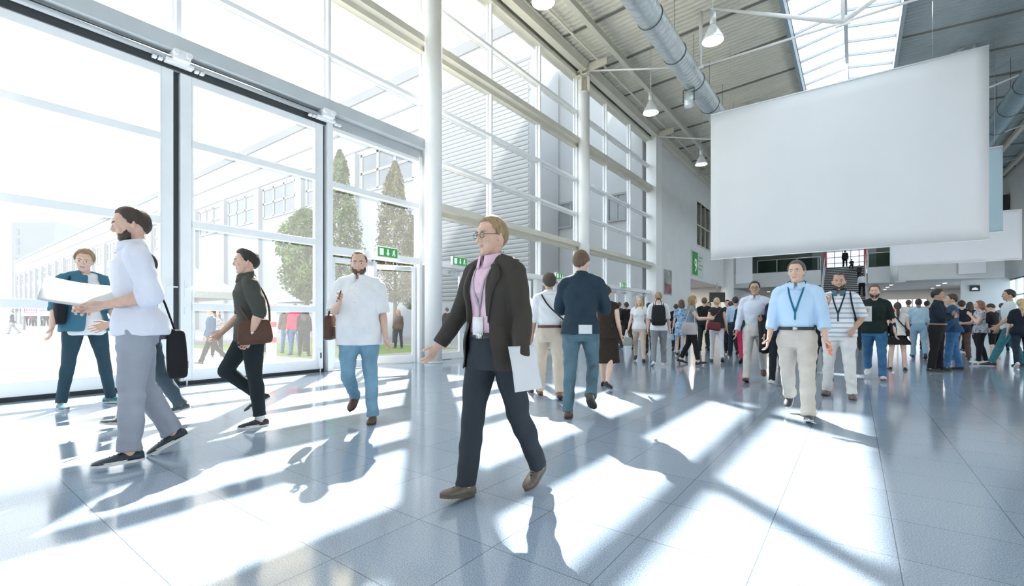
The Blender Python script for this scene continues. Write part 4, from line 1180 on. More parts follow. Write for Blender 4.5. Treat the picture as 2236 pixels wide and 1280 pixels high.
        for z, a in [(1.03, .14), (0.97, .165), (0.90, .185), (0.8, .195), (hz + .1, .20 + lw.get('flare', 0.02)), (hz, .20 + lw.get('flare', 0.02) * 1.6)]:
            k_ = max(0, (0.92 - z) / 0.45)
            rings.append((Vector((mid.x * k_, mid.y * k_ * 0.7, z)), L3 * a, F3 * (a * 0.72 + sp * k_ * 0.6)))
        loft(t, rings, 26)
        tm = fuse(t, cv, 3); wrinkle(tm, 0.005, seed, 0.2)
        part('skirt', tm, lw['m'])
    # ---- upper clothing
    up = upper or dict(m=cloth('white', (0.75, 0.76, 0.78)), sleeve=0.5)
    o = up.get('off', 0.014)
    if jacket: o = min(o, 0.011)
    u = MB(); hem = up.get('hem', 0.86)
    tuck = hem > 0.925
    torso(u, o, hem, 1.475, up.get('flare', 0.0), -(o - 0.001) if tuck else max(0, (0.026 if jacket else 0.040) - o)); shoulders(u, o * 0.7)
    if fem:
        for sg in (-1, 1): ball(u, T((sg * 0.072, -0.085, 1.275)), .058 + o * .6, .058 + o * .6, .06 + o * .6, n=12)
    if up.get('dress'):
        rings = []; mid = (J['L']['k'] + J['R']['k']) / 2; sp = abs(J['L']['k'].y - J['R']['k'].y) / 2
        hz = up['dress']
        for z, a in [(1.06, .135), (0.97, .172), (0.88, .195), (0.75, .205), (hz + .08, .215), (hz, .225)]:
            k_ = max(0, (0.92 - z) / 0.45)
            rings.append((Vector((mid.x * k_, mid.y * k_ * 0.7, z)), L3 * a, F3 * (a * 0.72 + sp * k_ * 0.6)))
        loft(u, rings, 26)
    sl = up.get('sleeve', 0.5); so = o * 0.8 + up.get('loose', 0.004)
    if jacket: so = min(so, 0.006)
    def sleeves(mb, so, sl):
        for s in 'LR':
            a = A[s]
            if sl <= 0: continue
            t1 = min(1.0, sl * 2)
            pr = [(-.05, .046 + so, .050 + so), (0.1, .051 + so, .054 + so), (0.45, .047 + so * 1.15, .051 + so * 1.15), (0.8, .040 + so * 1.25, .044 + so * 1.25), (1.0, .037 + so * 1.25, .041 + so * 1.25)]
            if t1 < 1: pr = [q for q in pr if q[0] < t1] + [(t1, .044 + so * 1.35, .047 + so * 1.35)]
            limb(mb, a['s'], a['e'], pr, a['bend'])
            if sl > 0.5:
                t2 = min(1.06, (sl - 0.5) * 2)
                ball(mb, a['e'], .038 + so * 1.15, .041 + so * 1.15, .041 + so * 1.15, n=12)
                pr = [(0, .037 + so * 1.1, .041 + so * 1.1), (0.25, .041 + so, .045 + so), (0.7, .030 + so * 1.1, .036 + so * 1.1), (1.06, .024 + so, .031 + so)]
                pr = [q for q in pr if q[0] < t2 - 0.02] + [(t2, float(np.interp(t2, [0, .25, .7, 1.06], [.037, .041, .032, .025])) + so * 1.1, float(np.interp(t2, [0, .25, .7, 1.06], [.041, .045, .037, .031])) + so * 1.1)]
                limb(mb, a['e'], a['w'], pr, a['th'])
    sleeves(u, so, sl)
    um = fuse(u, cv, 3); wrinkle(um, up.get('wr', 0.0058), seed + 5, 0.9)
    if up.get('open'):
        um2 = um
    uo = part(up.get('name', 'shirt'), um, up['m'])
    outer = um
    def make_front(me_):
        bv = BVHTree.FromPolygons([tuple(q.co) for q in me_.vertices], [tuple(q.vertices) for q in me_.polygons])
        def front(x, z, off=0.004, back=False):
            """point just off the clothing at torso coordinates (final local metres)"""
            p_ = T((x, 0, z)); dv = fT if not back else -fT
            p_ = Vector((p_.x, p_.y, p_.z - low)) * S
            h_ = bv.ray_cast(p_ + dv * 0.6, -dv)
            return (h_[0] + dv * off) if h_[0] is not None else p_ + dv * 0.12 * S
        return front
    front = make_front(outer)
    if up.get('collar'):
        cm = up['collar'] if not isinstance(up['collar'], bool) else up['m']
        q = MB(); n = 20; vs_ = []; fs_ = []
        for i in range(n + 1):
            a = R(11) + (2 * math.pi - R(22)) * i / n - math.pi / 2 + 0
            ca, sa = math.cos(a), math.sin(a)                       # starts at the front
            for r_, z_ in ((.066, 1.485), (.064, 1.543), (.077, 1.541), (.098, 1.464)):
                dz = -0.030 * (0.5 - 0.5 * sa) if z_ < 1.48 or True else 0
                vs_.append(T((ca * r_, -0.004 + sa * r_ * 1.0 , z_ + dz * 1.0)))
        for i in range(n):
            for k in range(3): fs_.append((i * 4 + k, i * 4 + k + 1, (i + 1) * 4 + k + 1, (i + 1) * 4 + k))
        q.add(vs_, fs_, 0, True)
        co = part('collar', q, cm, uo)
        sd_ = co.modifiers.new('t', 'SOLIDIFY'); sd_.thickness = 0.003
    if up.get('placket') and near:
        q = MB()
        for z in np.linspace(hem + 0.1, 1.40, 7):
            c_ = front(0, z, 0.002); ball(q, c_, .006, .003, .006, n=8)
        part('button', q, mat('shirt_button', (0.6, 0.6, 0.62), 0.4), uo, prefin=False)['kind'] = 'stuff'
    # ---- jacket
    if jacket:
        jk = MB(); jo = jacket.get('off', 0.030); jh = jacket.get('hem', 0.80)
        torso(jk, jo, jh, 1.472, jacket.get('flare', 0.01), 0.016); shoulders(jk, jo * 0.66); sleeves(jk, jo * 0.66, jacket.get('sleeve', 0.98))
        jm = fuse(jk, cv, 3); wrinkle(jm, 0.0042, seed + 9, 0.8)
        cc = centres(jm)
        # front opening
        Mi = np.array(M_T.transposed()); tl = (cc - np.array(P)) @ Mi.T
        zrel = tl[:, 2] + 0.92
        w_ = np.interp(zrel, jacket.get('oz', [0.7, 0.95, 1.05, 1.25, 1.42, 1.5]), jacket.get('ow', [0.10, 0.05, 0.035, 0.06, 0.075, 0.06]))
        armz = np.zeros(len(cc), bool)
        keep = ~((np.abs(tl[:, 0] + jacket.get('shift', 0)) < w_) & (tl[:, 1] < -0.03))
        nn = np.empty(len(jm.polygons) * 3); jm.polygons.foreach_get('normal', nn); nn = nn.reshape(-1, 3)
        keep &= ~((nn[:, 2] < -0.75) & (zrel < jh + 0.03) & (np.abs(tl[:, 0]) < 0.2))
        drop_faces(jm, keep)
        jo_ = part(jacket.get('name', 'jacket'), jm, jacket['m'])
        sd_ = jo_.modifiers.new('t', 'SOLIDIFY'); sd_.thickness = 0.006; sd_.offset = -1
        fj = make_front(jm)
        if jacket.get('lapel'):
            for sg in (-1, 1):
                q = MB(); vs_ = []; fs_ = []
                zz_ = np.linspace(jacket['lapel'], 1.455, 9)
                for z in zz_:
                    w0 = float(np.interp(z, jacket.get('oz', [0.7, 0.95, 1.05, 1.25, 1.42, 1.5]), jacket.get('ow', [0.10, 0.05, 0.035, 0.06, 0.075, 0.06])))
                    t_ = (z - jacket['lapel']) / (1.455 - jacket['lapel'])
                    wd = 0.008 + 0.075 * min(1, t_ / 0.75) * (1 if t_ < 0.78 else 1 - (t_ - 0.78) * 1.6)
                    for kk in range(4):
                        x = sg * (w0 - 0.006 + wd * kk / 3) - jacket.get('shift', 0)
                        vs_.append(fj(x, z, 0.007))
                for i in range(8):
                    for k in range(3): fs_.append((i * 4 + k, i * 4 + k + 1, (i + 1) * 4 + k + 1, (i + 1) * 4 + k))
                q.add(vs_, fs_, 0, True)
                lp = part('lapel', q, jacket['m'], jo_, prefin=False)
                sd_ = lp.modifiers.new('t', 'SOLIDIFY'); sd_.thickness = 0.006
            q = MB(); rr = []
            for i in range(13):
                a = math.pi * (0.02 + 0.96 * i / 12)
                rr.append(T((math.cos(a) * 0.078, 0.006 + math.sin(a) * 0.068, 1.478 + 0.010 * math.sin(a))))
            q.tube(rr, [0.014] * 13, 8); part('jacket_collar', q, jacket['m'], jo_)
        front = fj if jacket.get('front') else front
        outer = jm
    if belt:
        q = MB(); rings = []
        n = 36; z = belt.get('z', 1.015); vs_ = []; fs_ = []
        src = make_front(lo.data) if lw['kind'] == 'trousers' else front
        bl = belly * math.exp(-((z - 1.06) / 0.13) ** 2)
        aa = np.interp(z, [r[0] for r in TR], [r[1] for r in TR]) * g + .0195 + bl * .35; dd = np.interp(z, [r[0] for r in TR], [r[2] for r in TR]) * g + .0195 + bl * .5
        for i in range(n):
            a = 2 * math.pi * i / n; ca, sa = math.cos(a), math.sin(a)
            ca = math.copysign(abs(ca) ** .88, ca); sa = math.copysign(abs(sa) ** .88, sa)
            for dz, r_ in ((-.018, 0), (.018, 0), (.018, -.008), (-.018, -.008)): vs_.append(T((ca * (aa + r_), -(bl * .55) + sa * (dd + r_), z + dz)))
        for i in range(n):
            i2 = (i + 1) % n
            for k in range(4): fs_.append((i * 4 + k, i2 * 4 + k, i2 * 4 + (k + 1) % 4, i * 4 + (k + 1) % 4))
        q.add(vs_, fs_, 0, True); bo_ = part('belt', q, belt['m'])
        q = MB(); c_ = T((0, -(bl * .55) - dd - .003, z)); q.box(c_.x - .022, c_.x + .022, c_.y - .004, c_.y + .004, c_.z - .017, c_.z + .017); part('buckle', q, M_STEEL, bo_)
    if lanyard:
        q = MB()
        for sg in (-1, 1):
            pts = [T((sg * 0.060, 0.05, 1.535)), T((sg * 0.082, 0.0, 1.528))]
            pts = [Vector((p_.x, p_.y, p_.z - low)) * S for p_ in pts]
            pts += [front(sg * x, z, 0.006) for x, z in [(.068, 1.43), (.05, 1.36), (.025, 1.27), (.004, 1.20)]]
            rib(q, pts, 0.009 * S, fT)
        rib(q, [front(0, z, 0.008) for z in (1.21, 1.15, lanyard.get('end', 1.08))], 0.008 * S, fT)
        ly = part('lanyard', q, lanyard['m'], prefin=False)
        if lanyard.get('badge'):
            q = MB(); c_ = front(0, lanyard.get('end', 1.08) - 0.05, 0.012); q.box(c_.x - .04 * S, c_.x + .04 * S, c_.y - .002, c_.y + .002, c_.z - .055 * S, c_.z + .055 * S); part('badge', q, lanyard['badge'], ly, prefin=False)
    if wristband:
        a = A['L' if wristband == 'L' else 'R']; q = MB(); 
        limb(q, a['w'] - a['fd'] * 0.05, a['w'] - a['fd'] * 0.02, [(0, .029, .036), (1, .029, .036)], a['th'], 16); part('wristband', q, mat('white_band', (0.75, 0.75, 0.75), 0.5))
    # ---- shoes
    sh = shoes or dict(m=mat('leather_black', (0.02, 0.02, 0.022), 0.35), sole=M_DARK)
    for s in 'LR':
        j = J[s]; o_ = j['a'] - j['fu'] * 0.075; fd, fu, fs = j['fd'], j['fu'], j['fs']
        q = MB(); rings = []; hi = sh.get('high', 0)
        for x, w_, h_ in [(-.078, .022, .050), (-.072, .030, .066), (-.05, .037, .080 + hi), (-.015, .039, .088 + hi), (.02, .039, .084 + hi * .6), (.06, .042, .068), (.10, .046, .056), (.14, .045, .048), (.17, .038, .040), (.19, .024, .032), (.198, .010, .024)]:
            pts = []
            for k in range(12):
                a = math.pi * k / 11
                pts.append(o_ + fd * x + fs * (math.cos(a) * w_ * (1 - 0.12 * math.sin(a))) + fu * (0.018 + math.sin(a) ** 0.8 * (h_ - 0.018)))
            rings.append(pts)
        vs_ = [p_ for r_ in rings for p_ in r_]; fs_ = []
        for i in range(len(rings) - 1):
            for k in range(12): fs_.append((i * 12 + k, i * 12 + (k + 1) % 12, (i + 1) * 12 + (k + 1) % 12, (i + 1) * 12 + k))
        fs_ += [tuple(range(12)), tuple(range((len(rings) - 1) * 12, len(rings) * 12))]
        q.add(vs_, fs_, 0, True); so_ = part('shoe', q, sh['m'])
        q = MB(); n = 24; outl = []
        for i in range(n):
            a = 2 * math.pi * i / n; t_ = math.cos(a)
            x = 0.060 + 0.142 * t_; w_ = float(np.interp(x, [-.082, -.05, 0, .06, .12, .17, .202], [.026, .040, .038, .042, .049, .042, .012])) * math.copysign(abs(math.sin(a)) ** 0.4, math.sin(a)) if abs(math.sin(a)) > 1e-6 else 0
            outl.append((x, w_))
        sh_ = sh.get('sole_h', 0.026)
        vs_ = [o_ + fd * x + fs * w_ for x, w_ in outl] + [o_ + fd * x + fs * w_ + fu * sh_ for x, w_ in outl]
        q.add(vs_, [tuple(range(n)), tuple(range(n, 2 * n))] + [(i, (i + 1) % n, n + (i + 1) % n, n + i) for i in range(n)])
        so2 = part('sole', q, sh.get('sole', M_DARK), so_)
        so2.data.polygons.foreach_set('use_smooth', [False] * len(so2.data.polygons))
        if near and sh.get('laces'):
            q = MB()
            for i in range(4):
                x = .035 + i * .022; h_ = float(np.interp(x, [.02, .06, .10, .14], [.084 + hi * .6, .068, .056, .048]))
                q.tube([o_ + fd * x - fs * .022 + fu * (h_ - .010), o_ + fd * (x + .004) + fu * (h_ + .002), o_ + fd * x + fs * .022 + fu * (h_ - .010)], .003, 5)
            part('laces', q, sh['laces'], so_)
        if sh.get('sock'):
            q = MB(); limb(q, j['a'] + (j['k'] - j['a']) * 0.22, j['a'], [(0, .042, .046), (0.5, .040, .046), (1.1, .038, .048)], j['kf'], 14); part('sock', q, sh['sock'])
    # ---- hair
    st, hc = hair
    if st != 'bald':
        hm_ = hair_mat(hc)
        q = MB()
        nu, nv = 36, 22; vs_ = []; fs_ = []
        g2 = np.random.default_rng(seed)
        ph = g2.uniform(0, 6.28, 6)
        thick = {'buzz': .006, 'short': .015, 'swept': .019, 'curly': .028, 'long': .018, 'pony': .012, 'bun': .012, 'bob': .022}[st]
        for i in range(nv + 1):
            th_ = math.pi * i / nv
            for k in range(nu):
                ph_ = 2 * math.pi * k / nu
                x, y, z = math.sin(th_) * math.sin(ph_), math.sin(th_) * math.cos(ph_), math.cos(th_)   # y forward
                # height of the hair line around the head
                az = abs(math.atan2(x, y))
                line = float(np.interp(az, [0, 0.75, 1.05, 1.35, 1.7, 2.2, 3.15], [.62, .55, .26, -.30, -.10, -.62, -.78]))
                if st in ('long', 'bob'): line = float(np.interp(az, [0, 0.7, 1.0, 1.3, 3.15], [.70, .55, .1, -.7, -.9]))
                m_ = max(-1, min(1, (z - line) / (0.55 if y < 0.3 else 0.22)))
                t_ = (0.003 + (thick - 0.003) * (1 - (1 - m_) ** 2)) if m_ > 0 else 0.003 - 0.06 * min(1, -m_ * 3)
                t_ += (0.005 if st in ('curly', 'swept') else 0.0022) * math.sin(7 * x + ph[0]) * math.sin(9 * y + ph[1]) * math.sin(8 * z + ph[2]) * max(0, m_)
                if st == 'swept': t_ += 0.009 * max(0, z) * max(0, y + .3) * (m_ > 0)
                if st == 'curly': t_ += 0.005 * math.sin(24 * x + ph[3]) * math.sin(26 * y + ph[4]) * math.sin(25 * z + ph[5]) * max(0, m_)
                vs_.append(Hd(x * (.0765 * hw + t_), -.018 + y * (.0985 + t_), .018 + z * (.108 + t_)))
        for i in range(nv):
            for k in range(nu):
                fs_.append((i * nu + k, i * nu + (k + 1) % nu, (i + 1) * nu + (k + 1) % nu, (i + 1) * nu + k))
        q.add(vs_, fs_, 0, True)
        if st in ('long', 'pony', 'bun', 'bob'):
            if st == 'bun': ball(q, Hd(0, -.11, .10), .05, .05, .055, (lH, -bH, uH), 14); ball(q, Hd(0.02, -.10, .15), .03, .035, .04, (lH, -bH, uH), 10)
            if st == 'pony':
                limb(q, Hd(0, -.10, .04), T((0, 0.16, 1.30)), [(0, .022, .022), (0.15, .032, .03), (0.6, .036, .03), (1, .012, .01)], fT, 12)
            if st in ('long', 'bob'):
                zl = 1.26 if st == 'long' else 1.50
                c0 = Hd(0, -.045, .03)
                limb(q, c0, T((0, 0.10, zl)), [(0, .082, .062), (0.35, .088, .06), (0.7, .10, .05), (1, .07, .025)], fT, 16)
                for sg in (-1, 1):
                    limb(q, Hd(sg * .062, .01, .05), T((sg * 0.095, -0.05 if st == 'long' else 0.02, zl + 0.03)), [(0, .018, .03), (0.4, .026, .034), (0.8, .028, .03), (1, .012, .012)], fT, 12)
            hmesh = fuse(q, max(vox, .007), 2); part('hair', hmesh, hm_)
        else:
            part('hair', q, hm_)
    if beard:
        q = MB(); nu, nv = 30, 16; vs_ = []; fs_ = []
        for i in range(nv + 1):
            th_ = math.pi * i / nv
            for k in range(nu):
                ph_ = 2 * math.pi * k / nu
                x, y, z = math.sin(th_) * math.sin(ph_), math.sin(th_) * math.cos(ph_), math.cos(th_)
                az = abs(math.atan2(x, y))
                line = float(np.interp(az, [0, .25, 0.45, 0.8, 1.25, 1.6, 1.9, 3.2], [.0, .06, .16, -.08, .30, .45, -1.2, -1.2]))
                m_ = max(-1, min(1, (line - z) / 0.16))
                lip = math.exp(-((x / .36) ** 2 + ((z + .05) / .20) ** 2)) if y > 0 else 0
                t_ = .0045 * (0.2 + .8 * m_) if m_ > 0 else .018 * m_
                t_ -= .022 * lip
                vs_.append(Hd(x * (.0635 * hw + t_ + .004 * (z > -.4)), .025 + y * (.0625 + t_), -.055 + z * (.066 + t_)))
        for i in range(nv):
            for k in range(nu):
                fs_.append((i * nu + k, i * nu + (k + 1) % nu, (i + 1) * nu + (k + 1) % nu, (i + 1) * nu + k))
        q.add(vs_, fs_, 0, True); part('beard', q, hair_mat(beard))
    if glasses:
        q = MB()
        for sg in (-1, 1):
            y = sy(sg * .031, .008) + .014
            q.tube([Hd(sg * .032 + .023 * math.cos(a), y - .004 * abs(math.cos(a)), .006 + .016 * math.sin(a)) for a in np.linspace(0, 2 * math.pi, 17)], .0018, 6)
            q.tube([Hd(sg * .055, y - .004, .012), Hd(sg * .078, .03, .012), Hd(sg * .079, -.01, .008)], .0018, 6)
        q.tube([Hd(-.010, sy(0, .01) + .004, .010), Hd(.010, sy(0, .01) + .004, .010)], .0018, 6)
        part('glasses', q, M_BLACK)
    Mw = Matrix.Translation(loc) @ Matrix.Rotation(phi, 4, 'Z')
    def Wp_(p_): return Mw @ (Vector((p_.x, p_.y, p_.z - low)) * S)
    def Wd(d_): return Mw.to_3x3() @ d_
    info = dict(root=root, S=S, loc=loc, phi=phi, W=Wp_, D=Wd, T=lambda p_: Wp_(T(p_)), front=lambda x, z, o=0.01, back=False: Mw @ front(x, z, o, back), A={s: {k: (Wp_(q) if k in ('s', 'e', 'w', 'hand') else Wd(q)) for k, q in A[s].items()} for s in 'LR'}, f=Wd(fT), l=Wd(lT), u=Wd(uT), outer=outer, H=lambda x, y, z: Wp_(Hd(x, y, z)), M=Mw)
    PEOPLE[key] = info
    return info

def rib(mb, pts, w, nrm):
    """flat ribbon along points"""
    vs = []; fs = []
    for i, p_ in enumerate(pts):
        d = (pts[min(i + 1, len(pts) - 1)] - pts[max(i - 1, 0)]).normalized()
        s = d.cross(nrm).normalized() * w
        n_ = s.cross(d).normalized() * 0.0015
        vs += [p_ - s - n_, p_ + s - n_, p_ + s + n_, p_ - s + n_]
    for i in range(len(pts) - 1):
        for k in range(4): fs.append((4 * i + k, 4 * i + (k + 1) % 4, 4 * i + 4 + (k + 1) % 4, 4 * i + 4 + k))
    fs += [(0, 1, 2, 3), tuple(4 * (len(pts) - 1) + k for k in (3, 2, 1, 0))]
    mb.add(vs, fs, 0, False)

def hand(mb, w, d, th, n, curl, s=1.0):
    w = Vector(w)
    loft(mb, [(w + d * (t * s) + n * o, th * (a * s), n * (c * s)) for t, a, c, o in [(-.02, .024, .018, 0), (.005, .026, .018, 0), (.03, .033, .017, .002), (.065, .041, .0145, .002), (.095, .041, .012, .0)]], 14)
    for (x, ln, r_, off, spr) in [(.0325, .070, .0086, .092, .10), (.0110, .079, .0088, .097, .03), (-.0110, .073, .0085, .093, -.04), (-.0315, .057, .0076, .084, -.14)]:
        p_ = w + th * (x * s) + d * ((off - .012) * s)
        dd = (d + th * spr).normalized()
        pts = [p_]; rad = [r_]
        ang = 0.0
        for k, (f, c) in enumerate([(0.16, .05), (0.40, .8), (0.27, 1.1), (0.17, .8)]):
            ang += curl * c * (1.0 + 0.25 * (x < -.02))
            v_ = dd * math.cos(ang) + n * math.sin(ang)
            p_ = p_ + v_ * (ln * f * s + (0.012 * s if k == 0 else 0)); pts.append(p_); rad.append(r_ * (1, .96, .9, .68)[k])
        mb.tube(pts, [q * s for q in rad], 8)
    p_ = w + d * (.018 * s) + th * (.022 * s) + n * .004
    dd = (d * .70 + th * .62 + n * .36).normalized()
    p1 = p_ + dd * (.042 * s); d2 = (d * .85 + th * (.40 - .5 * curl) + n * (.3 + .4 * curl)).normalized()
    p2 = p1 + d2 * (.034 * s); p3 = p2 + (d2 + n * .25 * curl).normalized() * (.024 * s)
    mb.tube([p_, p1, p2, p3], [.0135 * s, .0115 * s, .0105 * s, .0075 * s], 8)
C_ = cloth
WH = C_('white', (0.74, 0.75, 0.77)); TROU = lambda n, c, **k: dict(kind='trousers', m=C_(n, c), **k)
SHOE = lambda n, c, sole=(0.03, 0.03, 0.03), **k: dict(m=mat('shoe_' + n, c, 0.5, vary=0.15, scale=30), sole=mat('sole_%d_%d' % (sole[0] * 100, sole[2] * 100), sole, 0.6), **k)
LACE_W = mat('white_laces', (0.7, 0.7, 0.7), 0.8); LACE_D = mat('dark_laces', (0.03, 0.03, 0.03), 0.8)
BROWN_SHOE = SHOE('brown_leather', (0.10, 0.045, 0.025)); BLACK_SHOE = SHOE('black_leather', (0.018, 0.018, 0.02))
WHITE_SNEAK = SHOE('white_canvas', (0.65, 0.66, 0.66), (0.7, 0.7, 0.7), laces=LACE_W)
NAVY_SNEAK = SHOE('navy_canvas', (0.025, 0.035, 0.05), (0.72, 0.72, 0.7), laces=LACE_D)

# 1 dark suit, pink shirt
person('suit', (1080, 1082), 474, 38, 'person in dark suit jacket over pink shirt striding in the middle of the hall', legs=stride(12, 15, 'R', 14, 18),
       arm=arms((2, 13, 16, 10), (8, 24, 22, 6)), head=(-4, 2, 0), lean=3, girth=1.0, belly=0.02, skin='light', hair=('short', 'sand'), glasses=True,
       upper=dict(m=C_('pink', (0.72, 0.50, 0.60), vary=0.04), sleeve=0.98, hem=0.93, collar=True, placket=True), lower=TROU('charcoal', (0.030, 0.036, 0.045), fit=0.85),
       jacket=dict(m=C_('suit_dark', (0.050, 0.043, 0.038)), hem=0.80, lapel=1.10, ow=[0.13, 0.115, 0.09, 0.075, 0.075, 0.05], flare=0.012), belt=dict(m=mat('leather_black', (0.02, 0.02, 0.022), 0.35)), lanyard=dict(m=cloth('lanyard_grey', (0.45, 0.38, 0.42)), end=1.13, badge=mat('white_badge', (0.75, 0.73, 0.74), 0.5)), shoes=SHOE('taupe_suede', (0.12, 0.10, 0.085), (0.10, 0.08, 0.06), laces=LACE_D), curl=(0.18, 0.45), twist=-6)
# 2 pale shirt with papers
person('papers', (300, 1008), 454, 88, 'person in white shirt and grey trousers walking left and holding large sheets of paper', legs=dict(L=(5, 2, 4, 0, 4), R=(-4, 2, 22, 26, 4)),
       arm=arms((-14, 7, 94, 14, 40), (-6, 8, 88, 14, 40)), head=(4, 10, 0), lean=3, girth=0.98, skin='light', hair=('short', 'dark'), beard='dark',
       upper=dict(m=C_('pale_lilac', (0.70, 0.71, 0.80), vary=0.03), sleeve=0.66, hem=0.86, collar=True, off=0.02, loose=0.010), lower=TROU('light_grey', (0.30, 0.32, 0.37), fit=1.0, hem=1.0), shoes=NAVY_SNEAK, curl=(0.8, 0.8))
# 3 behind him, dark jeans
person('behind_papers', (318, 922), 552, 90, 'person in dark clothes partly hidden behind the person holding papers', legs=stride(13, 15, 'L', 12, 14), arm=arms((10, 8, 60, 10), (-8, 10, 20, 10)), skin='light', hair=('short', 'black'),
       upper=dict(m=C_('dark_violet', (0.10, 0.09, 0.13)), sleeve=0.98, hem=0.86), lower=TROU('slate_jeans', (0.06, 0.085, 0.105), fit=0.7), shoes=SHOE('grey_sneaker', (0.07, 0.075, 0.08), (0.55, 0.53, 0.5), laces=LACE_D))
# 4 blue denim shirt
person('denim', (186, 887), 545, -14, 'person in open blue denim shirt over white tee standing at the glass door', legs=dict(L=(2, 9, 4, 0, 36), R=(2, 7, 4, 0, 4)), arm=arms((8, 10, 30, 20), (4, 13, 14, 4)), head=(-22, 12, -6), lean=-1, girth=1.0, skin='fair', hair=('swept', 'sand'),
       upper=dict(m=C_('bright_white', (0.78, 0.79, 0.80)), sleeve=0.4, hem=0.80, name='tee'), lower=TROU('teal_jeans', (0.028, 0.062, 0.085), fit=0.2),
       jacket=dict(m=C_('denim_blue', (0.055, 0.17, 0.25)), hem=0.84, name='denim_shirt', sleeve=0.62, off=0.030, ow=[0.10, 0.085, 0.07, 0.055, 0.05, 0.05], shift=-0.05), shoes=SHOE('teal_sneaker', (0.06, 0.20, 0.26), (0.65, 0.68, 0.7), laces=LACE_W), curl=(0.4, 0.45))
# 5 dark polo
person('polo', (548, 928), 545, 84, 'person in dark olive polo and black trousers walking left past the folding door', legs=swing('R', 30, 78, -3), arm=arms((-10, 16, 40, 34), (12, 8, 40, 30)), head=(2, 0, 0), lean=4, girth=1.0, skin='light', hair=('swept', 'black'),
       upper=dict(m=C_('olive_grey', (0.060, 0.062, 0.055)), sleeve=0.52, hem=0.84, collar=True, off=0.017, loose=0.008), lower=TROU('black_teal', (0.016, 0.024, 0.028), fit=0.35, hem=0.93), shoes=SHOE('black_sneaker', (0.02, 0.02, 0.022), (0.75, 0.75, 0.75), laces=LACE_W, sock=C_('sock_white', (0.6, 0.6, 0.58))), wristband='L', curl=(0.8, 0.6))
# 6 white shirt, pale jeans
person('whiteshirt', (785, 923), 548, 14, 'bearded person in loose white shirt and light blue jeans walking towards the camera', legs=swing('R', 8, 62, -2), arm=arms((2, 12, 14, 10), (22, 10, 98, 26)), head=(8, 8, 0), lean=2, girth=1.15, belly=0.05, skin='light', hair=('buzz', 'brown'), beard='brown',
       upper=dict(m=WH, sleeve=0.5, hem=0.80, off=0.026, loose=0.014, collar=True, placket=True), lower=TROU('pale_jeans', (0.16, 0.30, 0.40), fit=0.9, vary=0.16) if False else dict(kind='trousers', m=C_('pale_jeans', (0.17, 0.31, 0.41), vary=0.2), fit=0.8), shoes=BROWN_SHOE, curl=(0.5, 1.0))
# 7 beige trousers from behind
person('beige', (1200, 868), 598, 176, 'person seen from behind in white shirt and beige trousers with black strap across the back', legs=stride(16, 14, 'L', 10, 12), arm=HANG, skin='tan', hair=('curly', 'dark'),
       upper=dict(m=WH, sleeve=0.52, hem=0.98, off=0.02, collar=True), lower=dict(kind='trousers', m=C_('beige', (0.55, 0.47, 0.38)), fit=1.1), belt=dict(m=mat('leather_brown', (0.09, 0.04, 0.02), 0.4)), shoes=SHOE('rust_leather', (0.26, 0.09, 0.04)))
person('hidden_white', (1140, 858), 612, 150, 'person in pale trousers mostly hidden behind the person in the suit', legs=STAND, skin='light', hair=('short', 'brown'), upper=dict(m=WH, sleeve=0.5), lower=dict(kind='trousers', m=C_('offwhite', (0.62, 0.60, 0.56)), fit=0.9), shoes=SHOE('dark_brown', (0.06, 0.03, 0.02)))
# 8 navy shirt from behind
person('navyback', (1268, 911), 546, 188, 'person seen from behind in navy shirt and faded jeans walking away beside the second column', legs=swing('R', 26, 74, -4), arm=arms((24, 14, 76, 26), (26, 14, 78, 26)), head=(-8, 4, 0), lean=3, girth=1.02, skin='fair', hair=('short', 'brown'),
       upper=dict(m=C_('navy_shirt', (0.022, 0.040, 0.060)), sleeve=0.97, hem=0.88, off=0.022, loose=0.008, collar=True), lower=dict(kind='trousers', m=C_('faded_jeans', (0.085, 0.15, 0.185), vary=0.2), fit=0.6), shoes=SHOE('brown_boot', (0.08, 0.045, 0.03)))
# 9 dark dress
person('darkdress', (1324, 848), 618, 196, 'person seen from behind in long dark brown dress with pinned up hair', legs=stride(18, 16, 'L', 20, 18), arm=arms((4, 10, 20, 8), (6, 8, 30, 8)), female=True, skin='fair', hair=('bun', 'black'),
       upper=dict(m=C_('dark_brown_dress', (0.030, 0.020, 0.015)), sleeve=0.0, dress=0.45, name='dress'), lower=dict(kind='none'), shoes=BLACK_SHOE)
# 10 blond person in white
person('blond', (1396, 790), 648, 4, 'person with long blond hair in white top and beige trousers carrying a grey bag', legs=stride(12, 16, 'L', 20, 24), arm=arms((2, 8, 10, 6), (4, 14, 8, 6)), female=True, skin='fair', hair=('long', 'blond'),
       upper=dict(m=WH, sleeve=0.22, hem=0.86), lower=dict(kind='trousers', m=C_('sand_trousers', (0.58, 0.47, 0.38)), fit=0.35), shoes=BLACK_SHOE)
